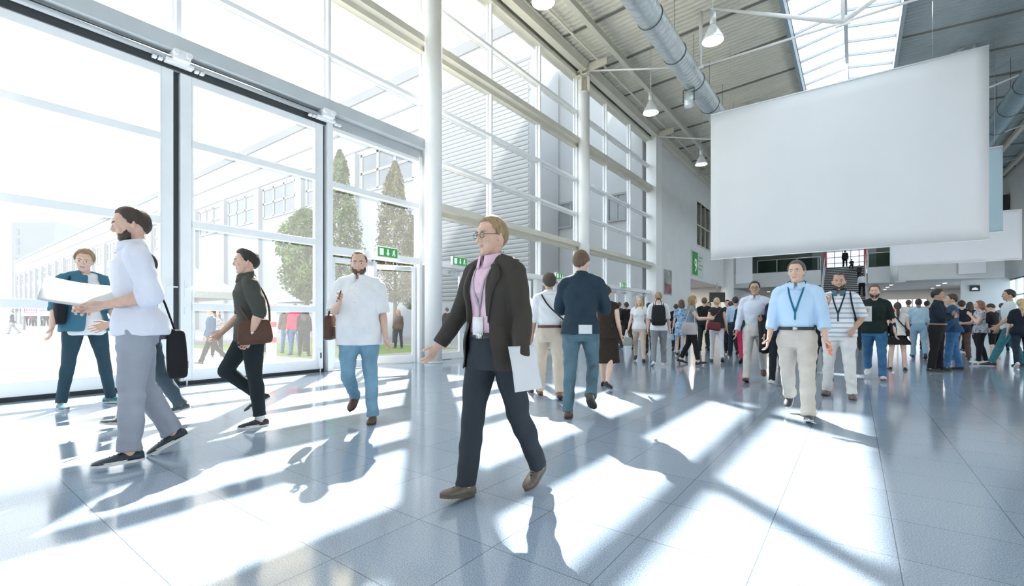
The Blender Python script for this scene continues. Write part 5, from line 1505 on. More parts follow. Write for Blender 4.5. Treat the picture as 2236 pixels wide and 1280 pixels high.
# 11 backpack
person('backpacker', (1438, 799), 638, 180, 'person in white tee and grey trousers carrying a black backpack', legs=stride(12, 14, 'R', 12, 16), arm=HANG, skin='fair', hair=('short', 'sand'), girth=1.03,
       upper=dict(m=WH, sleeve=0.5, hem=0.84, off=0.02), lower=dict(kind='trousers', m=C_('mid_grey', (0.22, 0.23, 0.25)), fit=1.1), shoes=WHITE_SNEAK)
person('dark_by_door', (1368, 762), 660, 150, 'person in dark top walking between the glass doors and the blond person', legs=stride(14, 14, 'L'), skin='tan', hair=('short', 'dark'), upper=dict(m=C_('black_cloth', (0.015, 0.015, 0.017)), sleeve=0.6), lower=TROU('dark_brown_trousers', (0.05, 0.035, 0.03)))
person('brown_legs', (1417, 772), 661, 170, 'person in brown clothes half hidden behind the backpack carrier', legs=stride(14, 14, 'R'), skin='light', hair=('short', 'black'), upper=dict(m=C_('dark_grey', (0.05, 0.05, 0.055)), sleeve=0.9), lower=TROU('brown_black', (0.03, 0.022, 0.018)))
# 12 patterned dress
person('pattern', (1488, 778), 655, 172, 'person seen from behind in blue and white patterned dress', legs=stride(10, 10, 'L'), arm=arms((4, 10, 8, 6), (10, 10, 60, 10)), female=True, skin='fair', hair=('bob', 'brown'),
       upper=dict(m=C_('blue_pattern', (0.26, 0.40, 0.56), vary=0.75), sleeve=0.35, dress=0.62, name='dress'), lower=dict(kind='none'), shoes=BLACK_SHOE)
MATS['cloth_blue_pattern'].node_tree.nodes['Noise Texture'].inputs['Scale'].default_value = 22
# 13 looking at phone
person('phone', (1510, 796), 646, -88, 'person with long fair hair and black trousers looking at a phone, facing right', legs=stride(14, 12, 'R', 14, 14), arm=arms((34, 6, 62, 20), (36, 6, 64, 20)), head=(0, 18, 0), female=True, skin='fair', hair=('long', 'sand'),
       upper=dict(m=C_('dusty_blue', (0.20, 0.27, 0.31)), sleeve=0.12, hem=0.86), lower=TROU('black_trousers', (0.016, 0.017, 0.019), fit=0.4, hem=0.9), shoes=BLACK_SHOE)
person('dark_by_phone', (1538, 771), 650, 178, 'person in dark jacket standing behind the phone reader', legs=STAND, skin='light', hair=('short', 'brown'), upper=dict(m=C_('black_cloth', (0, 0, 0)), sleeve=0.97), lower=TROU('dark_green', (0.02, 0.03, 0.026)))
# 14 white trousers, dark vest
person('vest', (1565, 791), 650, 176, 'person seen from behind in black vest and white trousers with red bag', legs=stride(10, 14, 'L', 14, 20), arm=arms((4, 12, 16, 6), (4, 12, 12, 6)), female=True, skin='fair', hair=('short', 'blond'),
       upper=dict(m=C_('charcoal_vest', (0.030, 0.032, 0.036)), sleeve=0.0, hem=0.92), lower=dict(kind='trousers', m=C_('white_jeans', (0.66, 0.67, 0.70)), fit=0.3), shoes=SHOE('grey_black', (0.06, 0.06, 0.06)))
person('sky_shirt', (1606, 782), 648, 170, 'person seen from behind in pale blue shirt and dark trousers beside the red trousers', legs=stride(12, 12, 'L'), skin='tan', hair=('short', 'black'), upper=dict(m=C_('sky_blue', (0.40, 0.52, 0.68)), sleeve=0.97, hem=0.96), lower=TROU('navy_trousers', (0.02, 0.028, 0.045)))
person('red_trousers', (1624, 793), 651, 168, 'person seen from behind in dark green jacket and bright red trousers', legs=stride(10, 12, 'R'), female=True, skin='light', hair=('short', 'dark'), upper=dict(m=C_('bottle_green', (0.015, 0.045, 0.05)), sleeve=0.97, hem=0.88), lower=dict(kind='trousers', m=C_('crimson', (0.55, 0.03, 0.10)), fit=0.3), shoes=BROWN_SHOE)
# 15 glasses, coat over arm
person('glasses', (1648, 834), 614, 2, 'person with glasses in white shirt carrying a black coat over one arm', legs=stride(14, 18, 'R', 30, 30), arm=arms((10, 12, 84, 30), (4, 12, 12, 8)), skin='tan', hair=('short', 'black'), glasses=True,
       upper=dict(m=C_('ice_white', (0.62, 0.66, 0.76), vary=0.03), sleeve=0.97, hem=0.97, collar=True, off=0.02), lower=dict(kind='trousers', m=C_('stone', (0.55, 0.53, 0.50)), fit=0.8), shoes=BROWN_SHOE)
person('behind_blue', (1704, 841), 626, 4, 'person with dark trousers and white shoes walking right behind the person in the blue shirt', legs=stride(14, 14, 'R'), skin='light', hair=('short', 'black'), upper=dict(m=C_('navy_top', (0.015, 0.02, 0.04)), sleeve=0.6), lower=TROU('black_jeans', (0.015, 0.02, 0.024), fit=0.4), shoes=WHITE_SNEAK)
person('between', (1792, 853), 640, 6, 'person with black trousers and pink shoes between the blue shirt and the striped polo', legs=stride(10, 14, 'R'), female=True, skin='fair', hair=('pony', 'dark'), upper=dict(m=C_('black_top', (0.013, 0.014, 0.016)), sleeve=0.5), lower=TROU('black_leggings', (0.012, 0.013, 0.016), fit=0.1), shoes=SHOE('pink_sneaker', (0.55, 0.36, 0.38), (0.7, 0.7, 0.7)))
# 16 blue shirt
person('blueshirt', (1740, 915), 569, 6, 'person in light blue shirt with lanyard and beige trousers walking towards the camera', legs=stride(14, 20, 'L', 26, 34), arm=arms((2, 13, 22, 12), (4, 11, 20, 10)), head=(-8, 0, 2), lean=2, girth=0.99, belly=0.035, skin='light', hair=('short', 'grey'),
       upper=dict(m=C_('light_blue', (0.47, 0.64, 0.82), vary=0.04), sleeve=0.76, hem=0.985, collar=True, off=0.022, loose=0.009, placket=True), lower=dict(kind='trousers', m=C_('khaki', (0.56, 0.51, 0.45)), fit=1.35), belt=dict(m=mat('leather_black', (0, 0, 0)), z=1.01), lanyard=dict(m=cloth('lanyard_teal', (0.02, 0.15, 0.26)), end=1.11), shoes=SHOE('black_white', (0.05, 0.05, 0.055), (0.5, 0.5, 0.5)), curl=(0.8, 0.55))
# 17 striped polo
person('stripes', (1832, 867), 596, 4, 'bearded person in white striped polo and white trousers with lanyard', legs=dict(L=(6, 4, 6, 0, 8), R=(-4, 4, 8, 0, 8)), arm=arms((-6, 18, 62, 40), (30, 8, 112, 24)), head=(4, 2, 0), girth=1.08, belly=0.02, skin='tan', hair=('buzz', 'dark'), beard='dark',
       upper=dict(m=C_('white_stripes', (0.72, 0.74, 0.76)), sleeve=0.5, hem=0.86, collar=C_('polo_collar', (0.08, 0.16, 0.21)), off=0.018, loose=0.008), lower=dict(kind='trousers', m=C_('cream_white', (0.70, 0.70, 0.69)), fit=1.0), lanyard=dict(m=cloth('lanyard_dark', (0.02, 0.035, 0.05)), end=1.08), shoes=SHOE('brown_suede', (0.14, 0.10, 0.08)), curl=(0.8, 0.9))
# 18 black tee
person('blacktee', (1910, 828), 622, 2, 'bearded person in black tee and blue jeans holding a white leaflet', legs=stride(14, 16, 'L', 28, 30), arm=arms((2, 14, 16, 10), (20, 14, 104, 26)), girth=1.06, skin='light', hair=('short', 'brown'), beard='dark',
       upper=dict(m=C_('black_green', (0.012, 0.022, 0.020)), sleeve=0.5, hem=0.86, off=0.018, loose=0.006), lower=dict(kind='trousers', m=C_('blue_jeans', (0.045, 0.13, 0.26), vary=0.2), fit=0.9), shoes=WHITE_SNEAK, curl=(0.5, 0.9))
# 19 white top, black shorts
person('blackshorts', (1960, 808), 660, 176, 'person seen from behind with dark ponytail, white sleeveless top and black skirt', legs=STAND, arm=arms((4, 14, 14, 6), (4, 10, 14, 6)), female=True, skin='fair', hair=('pony', 'dark'),
       upper=dict(m=C_('cream_top', (0.60, 0.60, 0.58)), sleeve=0.0, hem=0.90), lower=dict(kind='skirt', m=C_('black_skirt', (0.012, 0.012, 0.013)), hem_z=0.66, flare=0.05), shoes=BLACK_SHOE)
person('bluejeans_back', (2006, 784), 652, 172, 'person seen from behind in pale blue shirt and washed jeans', legs=stride(8, 8, 'L'), arm=arms((10, 12, 40, 20), (6, 10, 30, 10)), skin='brown', hair=('buzz', 'black'), upper=dict(m=C_('washed_blue', (0.36, 0.50, 0.60)), sleeve=0.97, hem=0.98, off=0.02), lower=dict(kind='trousers', m=C_('washed_jeans', (0.22, 0.36, 0.46)), fit=0.8))
# 20 folded arms
person('folded', (2046, 811), 632, -82, 'person in black shirt with brown belt standing with folded arms, facing right', legs=dict(L=(3, 3, 4, 0, 10), R=(-3, 3, 4, 0, 10)), arm=arms((30, 6, 96, 62), (26, 6, 92, 62)), head=(-4, 4, 0), girth=1.08, belly=0.02, skin='tan', hair=('swept', 'black'), group='visitors standing in the hall',
       upper=dict(m=C_('midnight', (0.012, 0.022, 0.036)), sleeve=0.97, hem=0.985, off=0.022, collar=True), lower=TROU('black_suit', (0.012, 0.012, 0.014), fit=1.0), belt=dict(m=mat('leather_tan', (0.26, 0.15, 0.09), 0.4)), shoes=BLACK_SHOE)
person('facing', (2080, 808), 642, 84, 'person in blue shirt and jeans facing the person with folded arms', legs=dict(L=(10, 3, 4, 0, 10), R=(-6, 3, 6, 0, 10)), arm=arms((8, 10, 30, 10), (6, 10, 28, 20)), skin='light', hair=('short', 'dark'), group='visitors standing in the hall', upper=dict(m=C_('royal_blue', (0.03, 0.08, 0.16)), sleeve=0.97, hem=0.88, off=0.02), lower=dict(kind='trousers', m=C_('mid_jeans', (0.05, 0.15, 0.32), vary=0.15), fit=0.7), shoes=BLACK_SHOE)
person('capjacket', (2100, 786), 656, 168, 'person in dark jacket and brown trousers behind the pair talking', legs=STAND, skin='light', hair=('short', 'black'), group='visitors standing in the hall', upper=dict(m=C_('ink_jacket', (0.012, 0.016, 0.026)), sleeve=0.97, hem=0.82, off=0.03), lower=TROU('brown_trousers', (0.10, 0.065, 0.05)))
person('facehand', (2140, 795), 657, 70, 'person in white patterned blouse and black leggings touching the face', legs=stride(8, 8, 'L', 8, 8), arm=arms((26, 6, 128, 30), (24, 6, 70, 30)), female=True, skin='fair', hair=('bob', 'red'), group='visitors standing in the hall', upper=dict(m=C_('black_white_print', (0.36, 0.37, 0.40), vary=0.8), sleeve=0.2, hem=0.86), lower=TROU('black_leggings', (0, 0, 0), fit=0.1), shoes=WHITE_SNEAK)
MATS['cloth_black_white_print'].node_tree.nodes['Noise Texture'].inputs['Scale'].default_value = 24
person('darktop', (2172, 783), 664, 120, 'person in black top and black shorts bending over a phone near the right edge', legs=STAND, arm=arms((26, 8, 80, 20), (26, 8, 80, 20)), head=(0, 24, 0), lean=8, skin='fair', hair=('short', 'dark'), group='visitors standing in the hall', upper=dict(m=C_('black_top', (0, 0, 0)), sleeve=0.5), lower=dict(kind='shorts', m=C_('black_shorts', (0.012, 0.012, 0.014)), fit=1.0), shoes=SHOE('grey_white', (0.45, 0.46, 0.47), (0.6, 0.6, 0.6)))
person('tealtrousers', (2205, 800), 632, 78, 'person in white tee and teal trousers leaning in a wide stance at the right edge', legs=dict(L=(24, 4, 4, 0, 6), R=(-14, 4, 8, 0, 6)), arm=arms((10, 8, 40, 10), (6, 10, 20, 10)), skin='tan', hair=('short', 'black'), group='visitors standing in the hall', upper=dict(m=C_('mint_white', (0.60, 0.68, 0.70)), sleeve=0.5, hem=0.86), lower=TROU('teal', (0.04, 0.16, 0.19), fit=0.8), shoes=BLACK_SHOE)
person('blondedge', (2230, 806), 652, 170, 'person with blond ponytail in black top and navy trousers cut by the right edge', legs=stride(8, 10, 'R'), female=True, skin='fair', hair=('pony', 'blond'), group='visitors standing in the hall', upper=dict(m=C_('black_navy', (0.013, 0.018, 0.03)), sleeve=0.5, hem=0.84), lower=TROU('navy_trousers', (0, 0, 0), fit=0.5), shoes=WHITE_SNEAK)

# far crowd
far = [
    (1352, 752, 660, 200, 'person in grey top far off beside the last glass door', 'dark_grey', 'black_trousers', ('short', 'brown'), False),
    (1476, 766, 664, 175, 'person in black far off just left of the patterned dress', 'black_cloth', 'black_trousers', ('short', 'dark'), False),
    (1548, 762, 660, 10, 'person in grey walking nearer between the vest and the phone reader', 'mid_grey', 'brown_trousers', ('short', 'dark'), False),
    (1588, 765, 655, 0, 'person in dark clothes far off between the black vest and the pale blue shirt', 'midnight', 'dark_brown_trousers', ('short', 'black'), False),
    (1596, 774, 658, 165, 'person in brown top half hidden left of the pale blue shirt', 'dark_brown_dress', 'black_trousers', ('short', 'dark'), False),
    (1712, 760, 650, 10, 'person in dark top far behind the shoulder of the blue shirt', 'ink_jacket', 'black_trousers', ('short', 'black'), False),
    (1868, 766, 655, 0, 'person in grey far off between the striped polo and the black tee', 'charcoal_vest', 'navy_trousers', ('bob', 'brown'), True),
    (1936, 760, 656, 175, 'person in dark red top far off right of the black tee', 'crimson', 'black_trousers', ('short', 'dark'), False),
    (1984, 757, 655, 170, 'person in white far off left of the washed jeans', 'white', 'mid_jeans', ('short', 'brown'), False),
    (2024, 764, 657, 185, 'person in charcoal far off between washed jeans and folded arms', 'charcoal_vest', 'dark_brown_trousers', ('short', 'black'), False),
    (2118, 770, 660, 160, 'person in navy half hidden right of the dark jacket', 'navy_top', 'black_trousers', ('bob', 'dark'), True),
    (2156, 768, 668, 20, 'person in pale top far off between the blouse and the black top', 'washed_blue', 'black_trousers', ('short', 'sand'), False),
    (2188, 766, 662, 175, 'person in grey far off behind the teal trousers', 'mid_grey', 'navy_trousers', ('short', 'brown'), False),
]
for i, (px, py, tp, hd_, lab, um_, lm_, hr_, fm_) in enumerate(far):
    person('far%d' % i, (px, py), tp, hd_, lab, legs=stride(10 + i % 3 * 3, 12, 'LR'[i % 2]), skin=('light', 'fair', 'tan')[i % 3], hair=hr_, female=fm_, group='visitors far off in the hall', upper=dict(m=MATS['cloth_' + um_], sleeve=(0.97, 0.5)[i % 2]), lower=dict(kind='trousers', m=MATS['cloth_' + lm_], fit=0.7))

# on the stairs
def tread_pt(x, i): return Vector((x, 40.0 + i * 0.30 + 0.15, (i + 1) * 0.17))
person('stairtop', None, 546, 178, 'person in black suit at the top of the staircase', base=Vector((-0.75, 51.2, 34 * 0.17 - 0.02)), legs=stride(10, 10, 'L'), skin='light', hair=('short', 'black'), group='people on the staircase', upper=dict(m=MATS['cloth_black_cloth'], sleeve=0.97, hem=0.82), lower=dict(kind='trousers', m=MATS['cloth_black_trousers'], fit=1.0))
person('stairsit', None, 566, 10, 'person in dark clothes sitting on the upper steps of the staircase', base=tread_pt(-0.25, 31) + Vector((0, -0.25, 0)), legs=dict(L=(84, 6, 88, 0, 8), R=(80, 6, 82, 0, 8)), arm=arms((40, 6, 60, 20), (40, 6, 60, 20)), lean=14, skin='light', hair=('short', 'dark'), group='people on the staircase', upper=dict(m=MATS['cloth_midnight'], sleeve=0.97), lower=dict(kind='trousers', m=MATS['cloth_black_trousers'], fit=0.8))
person('stairmid', None, 578, 0, 'person in grey stepping down the upper half of the staircase', base=tread_pt(0.25, 25), legs=dict(L=(14, 3, 20, 10, 6), R=(-2, 3, 3, 0, 6)), skin='light', hair=('short', 'brown'), group='people on the staircase', upper=dict(m=MATS['cloth_dark_grey'], sleeve=0.97), lower=dict(kind='trousers', m=MATS['cloth_black_jeans'], fit=0.8))
person('stairwhite', None, 596, 176, 'person in white shirt and black trousers climbing the right side of the staircase', base=tread_pt(0.40, 16), legs=dict(L=(30, 3, 34, 0, 6), R=(0, 3, 3, 0, 6)), skin='light', hair=('short', 'dark'), group='people on the staircase', upper=dict(m=WH, sleeve=0.97, hem=0.98), lower=dict(kind='trousers', m=MATS['cloth_black_suit'], fit=0.9))

# outside
def out(key, px, py, top, hd_, label, um_, lm_, **k):
    q = floor_at(px, py); q.z = -0.05
    person(key, None, top, hd_, label, base=q, group='people outside on the plaza', upper=dict(m=MATS['cloth_' + um_], sleeve=k.pop('sleeve', 0.97)), lower=dict(kind='trousers', m=MATS['cloth_' + lm_], fit=0.8), **k)
out('out_walk', 27, 729, 678, 80, 'person in slate top and grey trousers walking across the plaza', 'navyback' if False else 'navy_shirt', 'mid_grey', legs=stride(18, 18, 'L'))
for i, (px, top, um_, lm_, hd_, lab) in enumerate([(56, 682, 'black_cloth', 'black_trousers', 10, 'first dark person below the red letters of the sign'), (68, 681, 'crimson', 'black_trousers', -30, 'person in red top below the sign'), (76, 683, 'dark_grey', 'black_jeans', 40, 'third person below the sign, in dark grey'), (92, 684, 'royal_blue', 'black_trousers', 60, 'person in blue below the grey letters of the sign'), (101, 681, 'midnight', 'black_trousers', 170, 'person with black coat at the right end of the sign')]):
    out('out_sign%d' % i, px, 712 - (i % 2), top, hd_, lab, um_, lm_, hair=('short', 'dark'))
out('out_stride', 462, 790, 672, 70, 'person in blue top striding outside, left of the dark polo', 'royal_blue', 'black_jeans', legs=stride(26, 24, 'L'), hair=('short', 'dark'))
out('out_pale', 474, 776, 676, -20, 'person in pale patterned top outside beside the striding one', 'black_white_print', 'black_trousers', female=True, hair=('long', 'dark'), sleeve=0.3)
out('out_red', 626, 768, 668, 170, 'person in brown jacket outside just right of the striped bollard', 'brown_trousers', 'mid_jeans', hair=('short', 'brown'))
out('out_black', 645, 772, 664, 20, 'person in dark red top outside, second right of the bollard', 'crimson', 'mid_jeans', hair=('short', 'dark'))
out('out_coat', 664, 775, 670, 190, 'person in black coat outside at the edge of the second folding door', 'black_cloth', 'black_trousers', hair=('long', 'dark'), female=True)
out('out_grey', 580, 765, 675, 100, 'person in grey outside between the dark polo and the bollard', 'mid_grey', 'navy_trousers', hair=('short', 'dark'))
out('out_col', 976, 748, 672, 150, 'person in black outside the doors right of the first column', 'black_cloth', 'black_trousers', hair=('short', 'dark'))
out('out_door', 870, 758, 676, 160, 'person in copper top outside behind the entrance door leaf', 'brown_trousers', 'navy_trousers', hair=('bob', 'red'), female=True)

# white and grey stripes on the polo
def stripes(m, c1, c2, per):
    nt = m.node_tree; b = nt.nodes['Principled BSDF']
    tc = nt.nodes.new('ShaderNodeTexCoord'); w = nt.nodes.new('ShaderNodeTexWave'); w.bands_direction = 'Z'; w.inputs['Scale'].default_value = per; w.inputs['Distortion'].default_value = 0.4; w.inputs['Detail Scale'].default_value = 2
    r = nt.nodes.new('ShaderNodeValToRGB'); r.color_ramp.elements[0].position = 0.62; r.color_ramp.elements[0].color = (*c1, 1); r.color_ramp.elements[1].position = 0.72; r.color_ramp.elements[1].color = (*c2, 1)
    nt.links.new(tc.outputs['Object'], w.inputs['Vector']); nt.links.new(w.outputs['Fac'], r.inputs['Fac']); nt.links.new(r.outputs['Color'], b.inputs['Base Color'])
stripes(MATS['cloth_white_stripes'], (0.74, 0.76, 0.78), (0.42, 0.47, 0.55), 4.5)
bpy.data.scenes.remove(TMP)
# ------------------------------------------------------------------ things carried
def bag(name, label, cat, c, wx, dy, up, w, d, h, m, straps=(), group=None, taper=0.85, pocket=True, handle=False):
    """soft bag body around c; straps are lists of world points"""
    c = Vector(c); wx = Vector(wx).normalized(); up = (Vector(up) - wx * Vector(up).dot(wx)).normalized(); dy = up.cross(wx)
    root = empty(name, c - up * h / 2); tag(root, label, cat, group)
    q = MB(); rings = []
    for t, a in [(0, .70), (.03, .88), (.12, .98), (.4, 1.0), (.75, (1 + taper) / 2), (.93, taper), (1.0, taper * .8)]:
        bulge = 1 + 0.18 * math.sin(math.pi * t)
        rings.append((up * (h * t), wx * (w / 2 * a), dy * (d / 2 * a * bulge)))
    loft(q, rings, 24, ex=0.55); b = q.build('body', m, root)
    sd = b.modifiers.new('s', 'SUBSURF'); sd.levels = 1; sd.render_levels = 1
    if pocket:
        q = MB(); rings = []
        for t, a in [(.14, .6), (.17, .74), (.35, .78), (.5, .72), (.54, .6)]:
            rings.append((up * (h * t) + dy * (d * 0.42), wx * (w / 2 * a), dy * (d * 0.20)))
        loft(q, rings, 20, ex=0.6); q.build('front_pocket', m, root)
    if handle:
        q = MB(); q.tube([up * (h * .96) + wx * (w * .22 * math.cos(a)) + up * (0.5 * w * math.sin(a)) for a in np.linspace(0, math.pi, 11)], 0.008, 6); q.build('handle', m, root)
    for s in straps:
        q = MB(); pts = [Vector(p_) - root.location for p_ in s]
        # smooth the path
        for _ in range(2):
            out_ = [pts[0]]
            for i in range(len(pts) - 1): out_ += [pts[i] * .75 + pts[i + 1] * .25, pts[i] * .25 + pts[i + 1] * .75]
            pts = out_ + [pts[-1]]
        q.tube(pts, 0.011, 8); q.build('strap', m, root)
    return root
M_BAGK = cloth('bag_black', (0.012, 0.013, 0.015), rough=0.7); M_BAGB = cloth('bag_brown', (0.10, 0.05, 0.035), rough=0.6); M_BAGG = cloth('bag_grey', (0.30, 0.31, 0.29)); M_BAGR = cloth('bag_dark_red', (0.16, 0.03, 0.035), rough=0.5)
M_BAGP = cloth('bag_rose_white', (0.52, 0.46, 0.47)); M_BAGS = cloth('bag_sky', (0.20, 0.42, 0.55)); M_PAPER = mat('white_paper', (0.62, 0.63, 0.66), 0.7, vary=0.02)

def sheet(name, label, cat, c, ax, ay, w, h, curve, m, group=None, th=0.002):
    c = Vector(c); ax = Vector(ax).normalized(); ay = (Vector(ay) - ax * Vector(ay).dot(ax)).normalized(); nz = ax.cross(ay)
    q = MB(); n = 12; vs = []; fs = []
    for i in range(n + 1):
        for k in (0, 1):
            t = i / n - 0.5
            for j in range(n + 1):
                s = j / n - 0.5
                if k == 0: vs.append(ax * (w * t) + ay * (h * s) + nz * (curve * (4 * t * t - 0.4) + 0.3 * curve * math.sin(5 * s + 3 * t)))
    for i in range(n):
        for j in range(n): fs.append((i * (n + 1) + j, i * (n + 1) + j + 1, (i + 1) * (n + 1) + j + 1, (i + 1) * (n + 1) + j))
    q.add(vs, fs, 0, True); o = q.build(name, m, None, loc=c, fixn=False); sd = o.modifiers.new('t', 'SOLIDIFY'); sd.thickness = th
    return tag(o, label, cat, group)
def slab(name, label, cat, c, ax, ay, w, h, th, m, group=None):
    c = Vector(c); ax = Vector(ax).normalized(); ay = (Vector(ay) - ax * Vector(ay).dot(ax)).normalized(); nz = ax.cross(ay)
    q = MB(); a, b, d = ax * w / 2, ay * h / 2, nz * th / 2
    q.hexa([-a - b - d, a - b - d, a + b - d, -a + b - d, -a - b + d, a - b + d, a + b + d, -a + b + d])
    return tag(q.build(name, m, None, loc=c, bevel=min(w, h, th) * 0.3), label, cat, group)
def strap_over(P_, pts_t, back_first=False):
    return [P_['T'](Vector(p_)) for p_ in pts_t]

# papers in the pale shirt's hands
P_ = PEOPLE['papers']; hl, hr = P_['A']['L']['hand'], P_['A']['R']['hand']
c = (hl + hr) / 2 + P_['u'] * 0.10 - P_['f'] * 0.06
sheet('paper_sheet', 'large white unfolded paper sheets held out by the person in the white shirt', 'paper', c, P_['f'] * 1.0 + P_['u'] * 0.16, P_['l'] * 0.8 - P_['u'] * 0.42, 0.60, 0.42, 0.03, M_PAPER)
# folder of the suit
P_ = PEOPLE['suit']; a = P_['A']['L']
sheet('paper_folder', 'white paper folder in the hanging hand of the person in the suit', 'folder', a['hand'] + a['pn'] * 0.04 - a['hd'] * 0.02, a['th'] + a['fd'] * 0.25, a['fd'], 0.20, 0.26, 0.012, M_PAPER, th=0.006)
# black tote of the denim shirt
P_ = PEOPLE['denim']; T_ = P_['T']
bag('shoulder_bag', 'black tote bag under the arm of the person in the open denim shirt', 'bag', T_(Vector((-0.225, -0.03, 1.10))), P_['f'], P_['l'], P_['u'], 0.26, 0.10, 0.42, M_BAGK, [[T_(Vector((-0.225, -0.11, 1.30))), T_(Vector((-0.15, -0.10, 1.40))), T_(Vector((-0.125, 0.01, 1.50))), T_(Vector((-0.15, 0.09, 1.42))), T_(Vector((-0.225, 0.06, 1.30)))]], pocket=False)
P_ = PEOPLE['behind_papers']; T_ = P_['T']
bag('shoulder_bag', 'long black shoulder bag hanging behind the person with the papers', 'bag', T_(Vector((0.10, 0.26, 0.70))), P_['f'], P_['l'], P_['u'], 0.20, 0.12, 0.55, M_BAGK, [[T_(Vector((0.10, 0.24, 0.96))), T_(Vector((0.13, 0.13, 1.38))), T_(Vector((0.13, 0.0, 1.50))), T_(Vector((0.11, -0.14, 1.28))), T_(Vector((0.19, 0.0, 1.05))), T_(Vector((0.12, 0.24, 0.95)))]], pocket=False)
P_ = PEOPLE['polo']; T_ = P_['T']
bag('messenger_bag', 'reddish brown bag at the hip of the person in the dark polo', 'bag', T_(Vector((0.225, 0.01, 0.94))), P_['f'], P_['l'], P_['u'], 0.33, 0.055, 0.26, M_BAGB, [[T_(Vector((0.24, 0.14, 1.04))), T_(Vector((0.10, 0.17, 1.22))), T_(Vector((-0.09, 0.10, 1.46))), T_(Vector((-0.10, -0.02, 1.50))), T_(Vector((0.02, -0.14, 1.33))), T_(Vector((0.22, -0.04, 1.05)))]])
P_ = PEOPLE['whiteshirt']; T_ = P_['T']; a = P_['A']['R']
bag('messenger_bag', 'dark brown bag on the hip of the bearded person in the loose white shirt', 'bag', T_(Vector((-0.30, 0.02, 0.98))), P_['f'], P_['l'], P_['u'], 0.24, 0.09, 0.28, M_BAGB, [[T_(Vector((-0.29, -0.06, 1.10))), T_(Vector((-0.23, -0.12, 1.28))), T_(Vector((-0.13, 0.0, 1.50))), T_(Vector((-0.2, 0.12, 1.32))), T_(Vector((-0.29, 0.08, 1.1)))]])
slab('mobile_phone', 'dark phone raised by the bearded person in the loose white shirt', 'phone', a['hand'] + a['pn'] * 0.03 + a['hd'] * 0.03, a['th'], a['hd'], 0.072, 0.145, 0.01, M_BLACK)
P_ = PEOPLE['beige']; T_ = P_['T']
bag('messenger_bag', 'black bag at the hip of the person in beige trousers seen from behind', 'bag', T_(Vector((-0.0, 0.0, 0.0))) * 0 + T_(Vector((0.0 + -0.24, 0.08, 0.98))), P_['f'], P_['l'], P_['u'], 0.28, 0.09, 0.24, M_BAGK, [[T_(Vector((-0.22, 0.12, 1.08))), T_(Vector((-0.10, 0.165, 1.18))), T_(Vector((0.03, 0.165, 1.30))), T_(Vector((0.11, 0.11, 1.44))), T_(Vector((0.125, 0.0, 1.50))), T_(Vector((0.06, -0.13, 1.36))), T_(Vector((-0.12, -0.15, 1.14))), T_(Vector((-0.23, -0.02, 1.06)))]])
P_ = PEOPLE['navyback']; T_ = P_['T']
sheet('folded_leaflet', 'white leaflet in the back pocket of the faded jeans', 'leaflet', T_(Vector((-0.075, 0.205, 0.93))), P_['l'], P_['u'], 0.15, 0.10, 0.006, M_PAPER, th=0.004)
sheet('leaflet', 'white leaflet held in front by the person in the navy shirt', 'leaflet', (P_['A']['L']['hand'] + P_['A']['R']['hand']) / 2 + P_['f'] * 0.05 + P_['u'] * 0.05, P_['l'], P_['u'] + P_['f'], 0.22, 0.28, 0.01, M_PAPER)
P_ = PEOPLE['blond']; a = P_['A']['R']
bag('handbag', 'light grey handbag hanging from the hand of the person with long blond hair', 'bag', a['hand'] - Vector((0, 0, 0.26)), P_['l'], P_['f'], Vector((0, 0, 1)), 0.28, 0.11, 0.22, M_BAGG, handle=True, pocket=False)
P_ = PEOPLE['backpacker']; T_ = P_['T']
bag('backpack', 'black backpack on the person in white tee and grey trousers', 'backpack', T_(Vector((0, 0.235, 1.20))), P_['l'], P_['f'], P_['u'], 0.34, 0.17, 0.50, M_BAGK, [[T_(Vector((sg * 0.10, 0.16, 1.40))), T_(Vector((sg * 0.115, 0.06, 1.50))), T_(Vector((sg * 0.125, -0.06, 1.46))), T_(Vector((sg * 0.14, -0.14, 1.30))), T_(Vector((sg * 0.19, -0.02, 1.10))), T_(Vector((sg * 0.15, 0.15, 1.02)))] for sg in (-1, 1)], handle=True)
P_ = PEOPLE['pattern']; T_ = P_['T']; a = P_['A']['L']
bag('handbag', 'small sky blue bag in the hand of the person in the patterned dress', 'bag', a['hand'] - Vector((0, 0, 0.22)), P_['f'], P_['l'], Vector((0, 0, 1)), 0.20, 0.09, 0.20, M_BAGS, handle=True, pocket=False)
P_ = PEOPLE['phone']; T_ = P_['T']; c = (P_['A']['L']['hand'] + P_['A']['R']['hand']) / 2
slab('mobile_phone', 'pale phone in the hands of the person with long fair hair', 'phone', c + P_['f'] * 0.04 + P_['u'] * 0.02, P_['l'], P_['u'] + P_['f'] * 0.7, 0.075, 0.15, 0.01, mat('phone_grey', (0.45, 0.46, 0.48), 0.3))
bag('shoulder_bag', 'large rose white shoulder bag at the hip of the phone reader', 'bag', T_(Vector((-0.24, 0.04, 0.92))), P_['f'], P_['l'], P_['u'], 0.38, 0.14, 0.30, M_BAGP, [[T_(Vector((-0.23, -0.08, 1.06))), T_(Vector((-0.2, -0.07, 1.3))), T_(Vector((-0.13, 0.01, 1.50))), T_(Vector((-0.2, 0.09, 1.3))), T_(Vector((-0.23, 0.14, 1.06)))]])
P_ = PEOPLE['vest']; T_ = P_['T']
